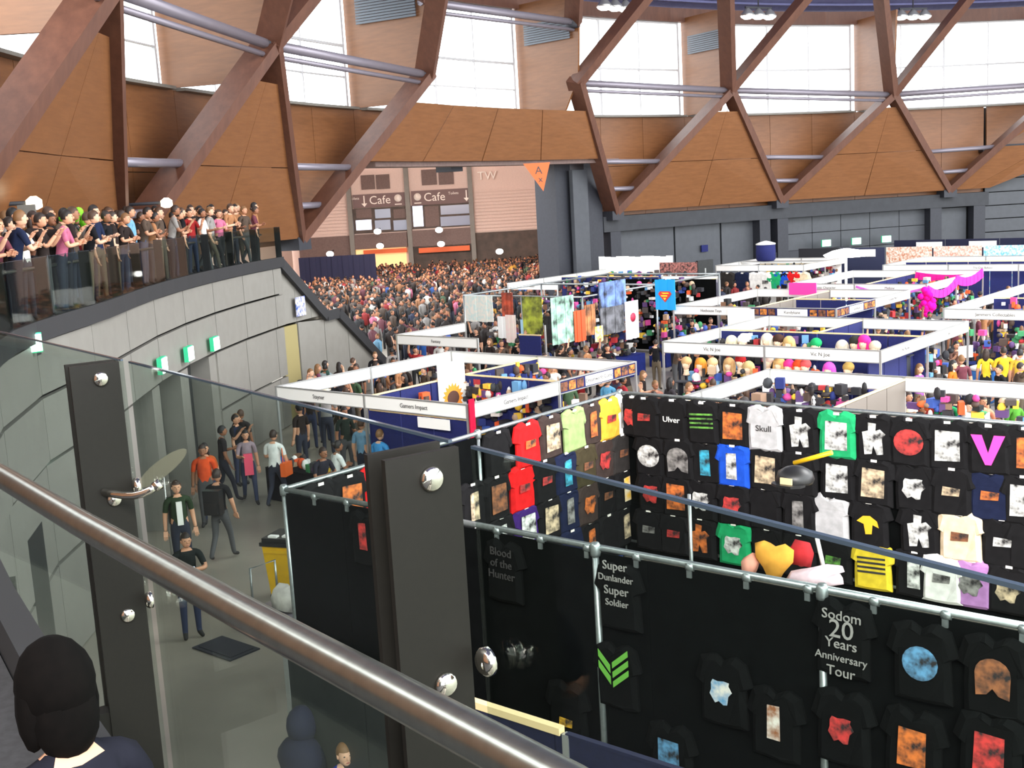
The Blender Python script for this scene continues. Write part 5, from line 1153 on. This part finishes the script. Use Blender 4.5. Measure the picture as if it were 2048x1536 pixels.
# seated child by the handrail at the lower left
me, hc = person_mesh({'arml': HOLD, 'armr': HOLD, 'legl': (-.34, .92, -.3, .6), 'legr': (-.34, .92, -.3, .6), 'lean': .12, 'sit': 1}, True)
pc_ = aty(104, 1378, 2.42); sc_ = .86
o = bpy.data.objects.new('person', me); col.objects.link(o); o.color = S(30, 30, 40); o.scale = (sc_,)*3; rz = -2.3
loc = pc_-Matrix.Rotation(rz, 3, 'Z') @ (hc*sc_); o.location = loc; o.rotation_euler = (0, 0, rz)
o.matrix_world = Matrix.Translation(loc) @ Matrix.Rotation(rz, 4, 'Z') @ Matrix.Scale(sc_, 4); props(o, 'dark haired seated child below the handrail at the lower left, head turned left', 'person')
mat('hair_dark', S(10, 7, 6), .9, noise=.4, nscale=30, spec=.1)
m_ = MB(); m_.ball(hc+Vector((0, .022, .022)), .098, .108, .125, 16, 10); m_.ball(hc+Vector((0, .06, -.06)), .085, .07, .12, 12, 8)
for s_ in (-1, 1): m_.ball(hc+Vector((s_*.075, .02, -.04)), .03, .05, .1, 8, 6)
hm_ = m_.mesh('hair', ['hair_dark']); h = bpy.data.objects.new('hair', hm_); col.objects.link(h); h.parent = o; h['label'] = 'brown shoulder length hair'

# crowds in the aisles and on the floor by the stair
pool = []
def fill(u0, u1, v0, v1, dens, tag):
    for i in range(int((u1-u0)*(v1-v0)*dens)):
        p = G(random.uniform(u0, u1), random.uniform(v0, v1))
        if free(p): occupied.append(p); pool.append((p, tag))
fill(-22.2, -21.6, 23, 33, .9, 'in the aisle left of the wig booth'); fill(-21.3, -16.9, 22.9, 33.9, .85, 'between the nearest booth and the banner stall')
fill(-15.0, -12.1, 17, 25.5, .8, 'in the aisle right of the nearest booth'); fill(-10.3, -4.5, 22.9, 34.2, .75, 'on the floor right of the wig booth'); fill(-15.1, -12.7, 32.4, 42, .8, 'in the aisle behind the wig booth'); fill(-21, -15.5, 32.2, 33.7, .7, 'behind the wig booth')
fill(-15.2, -12.6, 42, 52, .8, 'in the far aisle by the magenta drape'); fill(-30, -22.3, 19.0, 24.6, 1.0, 'on the floor left of the nearest booth'); fill(-25, -21.6, 15.5, 22, .9, 'beside the left fascia of the nearest booth'); fill(-29, -22.4, 28.5, 30.1, .9, 'in front of the banner stall'); fill(-22.4, -21.7, 34, 42, .9, 'right of the banner stall'); fill(-29, -22, 49, 52, .7, 'before the barrel booth'); fill(-12, -4, 43.5, 51, .5, 'far right behind the edge booth')
def infloor(p):
    r = math.hypot(p.x-CX, p.y-CY); u, v = p.dot(U), p.dot(V)
    if r > 47.6 and not (-12.5 < p.x < 4.5 and p.y > 52 and math.degrees(math.atan2(p.x-CX, p.y-CY)) > -66): return False
    q = p-S0; s_, n_ = q.dot(SD), q.dot(SN)
    if -1.5 < s_ < 9.4 and -4.4 < n_ < 1.0: return False
    for a, b, c, d in ((-28.5, -22, 30, 50), (-36.3, -29.2, 41.5, 51), (-26.5, -22, 24.5, 28.8)):
        if a < u < b and c < v < d: return False
    return u < -22
for i in range(2600):
    p = Vector((random.uniform(-14, 7), random.uniform(34, 78), 0))
    if infloor(p) and free(p, .62): occupied.append(p); pool.append((p, 'in the packed crowd before the cafe'))
pool.sort(key=lambda t: t[0].length)
left = 300-mezz_n-len(NP)-3
crowd_ = []
for p, tag in pool[:left]:
    crowd_.append((p.x/p.y, p, tag)+random.choices(TOPS, TW_)[0])
crowd_.sort(key=lambda t: t[0]); cnt_ = {}
for _, p, tag, tc, tn in crowd_:
    cnt_[tn, tag] = cnt_.get((tn, tag), 0)+1
    hat = random.choice([(230, 220, 190), (40, 40, 44), (60, 90, 170)]) if rnd() < .1 else None
    put(p, random.uniform(0, 2*PI), tc, 'person in %s top %s, %s from left' % (tn, tag, ordw(cnt_[tn, tag])), '%s tops %s' % (tn, tag), random.choice([0, 0, 1, 3, 4, 5, 2, 7] if rnd() < .9 else [7]), random.uniform(.93, 1.04), hat)
# the far rest of the crowd, beyond counting
for i in range(700):
    p = Vector((random.uniform(-15.5, 5), random.uniform(74, 97), 0))
    if abs(p.y-84) < .6: continue
    if p.x > -12+ (0 if p.y > 84 else -4): pool.append((p, ''))
def lowpoly(r):
    m_ = MB(); 
    for s in (-1, 1): m_.tube([(s*.09, 0, 0), (s*.09, 0, .9)], [.06, .09], 5, 1)
    m_.tube([(0, 0, .85), (0, 0, 1.15), (0, 0, 1.38), (0, 0, 1.5)], [.16, .15, .2, .06], 7, 0)
    for s in (-1, 1): m_.tube([(s*.2, 0, 1.4), (s*.25, 0, 1.12), (s*.2, -.15 if r.random() < .5 else 0, .9)], [.06, .05, .04], 5, 0)
    m_.ball((0, 0, 1.62), .085, .1, .12, 7, 5, 2); m_.ball((0, .025, 1.66), .092, .1, .1, 7, 4, 3); return m_
LP = [lowpoly(random.Random(i)) for i in range(6)]
m_ = MB(); cols = []; rest = pool[left:]
for p, tag in rest:
    b = random.choice(LP); a_ = rnd()*2*PI; sc1 = random.uniform(.92, 1.05); ca, sa = math.cos(a_)*sc1, math.sin(a_)*sc1
    k0 = len(m_.v); m_.v += [(p.x+ca*x-sa*y, p.y+sa*x+ca*y, z*sc1) for x, y, z in b.v]
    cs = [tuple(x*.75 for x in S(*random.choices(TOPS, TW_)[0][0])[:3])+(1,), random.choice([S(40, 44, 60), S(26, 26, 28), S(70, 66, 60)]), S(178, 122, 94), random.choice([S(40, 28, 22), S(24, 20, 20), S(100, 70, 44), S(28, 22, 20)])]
    vc = [None]*len(b.v)
    for f, mi in zip(b.f, b.m):
        m_.f.append([i+k0 for i in f]); m_.m.append(0); m_.sm.append(True)
        for i in f: vc[i] = cs[mi]
    cols += vc
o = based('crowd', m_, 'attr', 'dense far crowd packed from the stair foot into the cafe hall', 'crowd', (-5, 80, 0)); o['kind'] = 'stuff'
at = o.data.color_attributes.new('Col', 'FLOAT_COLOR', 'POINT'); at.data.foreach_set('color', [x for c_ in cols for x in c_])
# blue and white drum at right
p = atz(1966, 770, .5); p.z = 0; T_ = thing('blue_drum', 'blue drum with a white top among the people at right', 'drum', p)
m_ = MB(); m_.lathe(p, [(.3, 0), (.33, .1), (.33, .85), (.3, .95)], 14); obj('body', m_, 'obj_plain', T_, color=S(50, 120, 200))
m_ = MB(); m_.lathe(p+Z*.95, [(.36, 0), (.36, .08), (.2, .12)], 14); obj('lid', m_, 'fascia_white', T_)
p = aty(325, 936, 20.5); g_ = Vector((p.x, p.y, 0)); T_ = thing('reflection_oval', 'long beige oval drawn for a glass reflection, on an added stick, tilted above the open floor', 'sign', g_)
m_ = MB(); X_ = Vector((.82, .1, .56)).normalized(); Y_ = Vector((-.56, 0, .82)); m_.ext([(.55*math.cos(i*2*PI/20), .15*math.sin(i*2*PI/20)) for i in range(20)], p, X_, Y_, .04); obj('reflection_body', m_, 'obj_plain', T_, color=S(150, 140, 122))  # solid oval stands in for a reflection in the glass
m_ = MB(); m_.tube([g_, p], .018, 6); obj('stick', m_, 'alu', T_)  # stick added only to hold up the reflection oval
#END
#vs = [(.5*math.cos(i*2*PI/20), .14*math.sin(i*2*PI/20)) for i in range(20)]; m_.ext([(x*1.0, z) for x, z in vs], p, Vector((.8, 0, .55)), Vector((-.3, 0, .75)), .05)
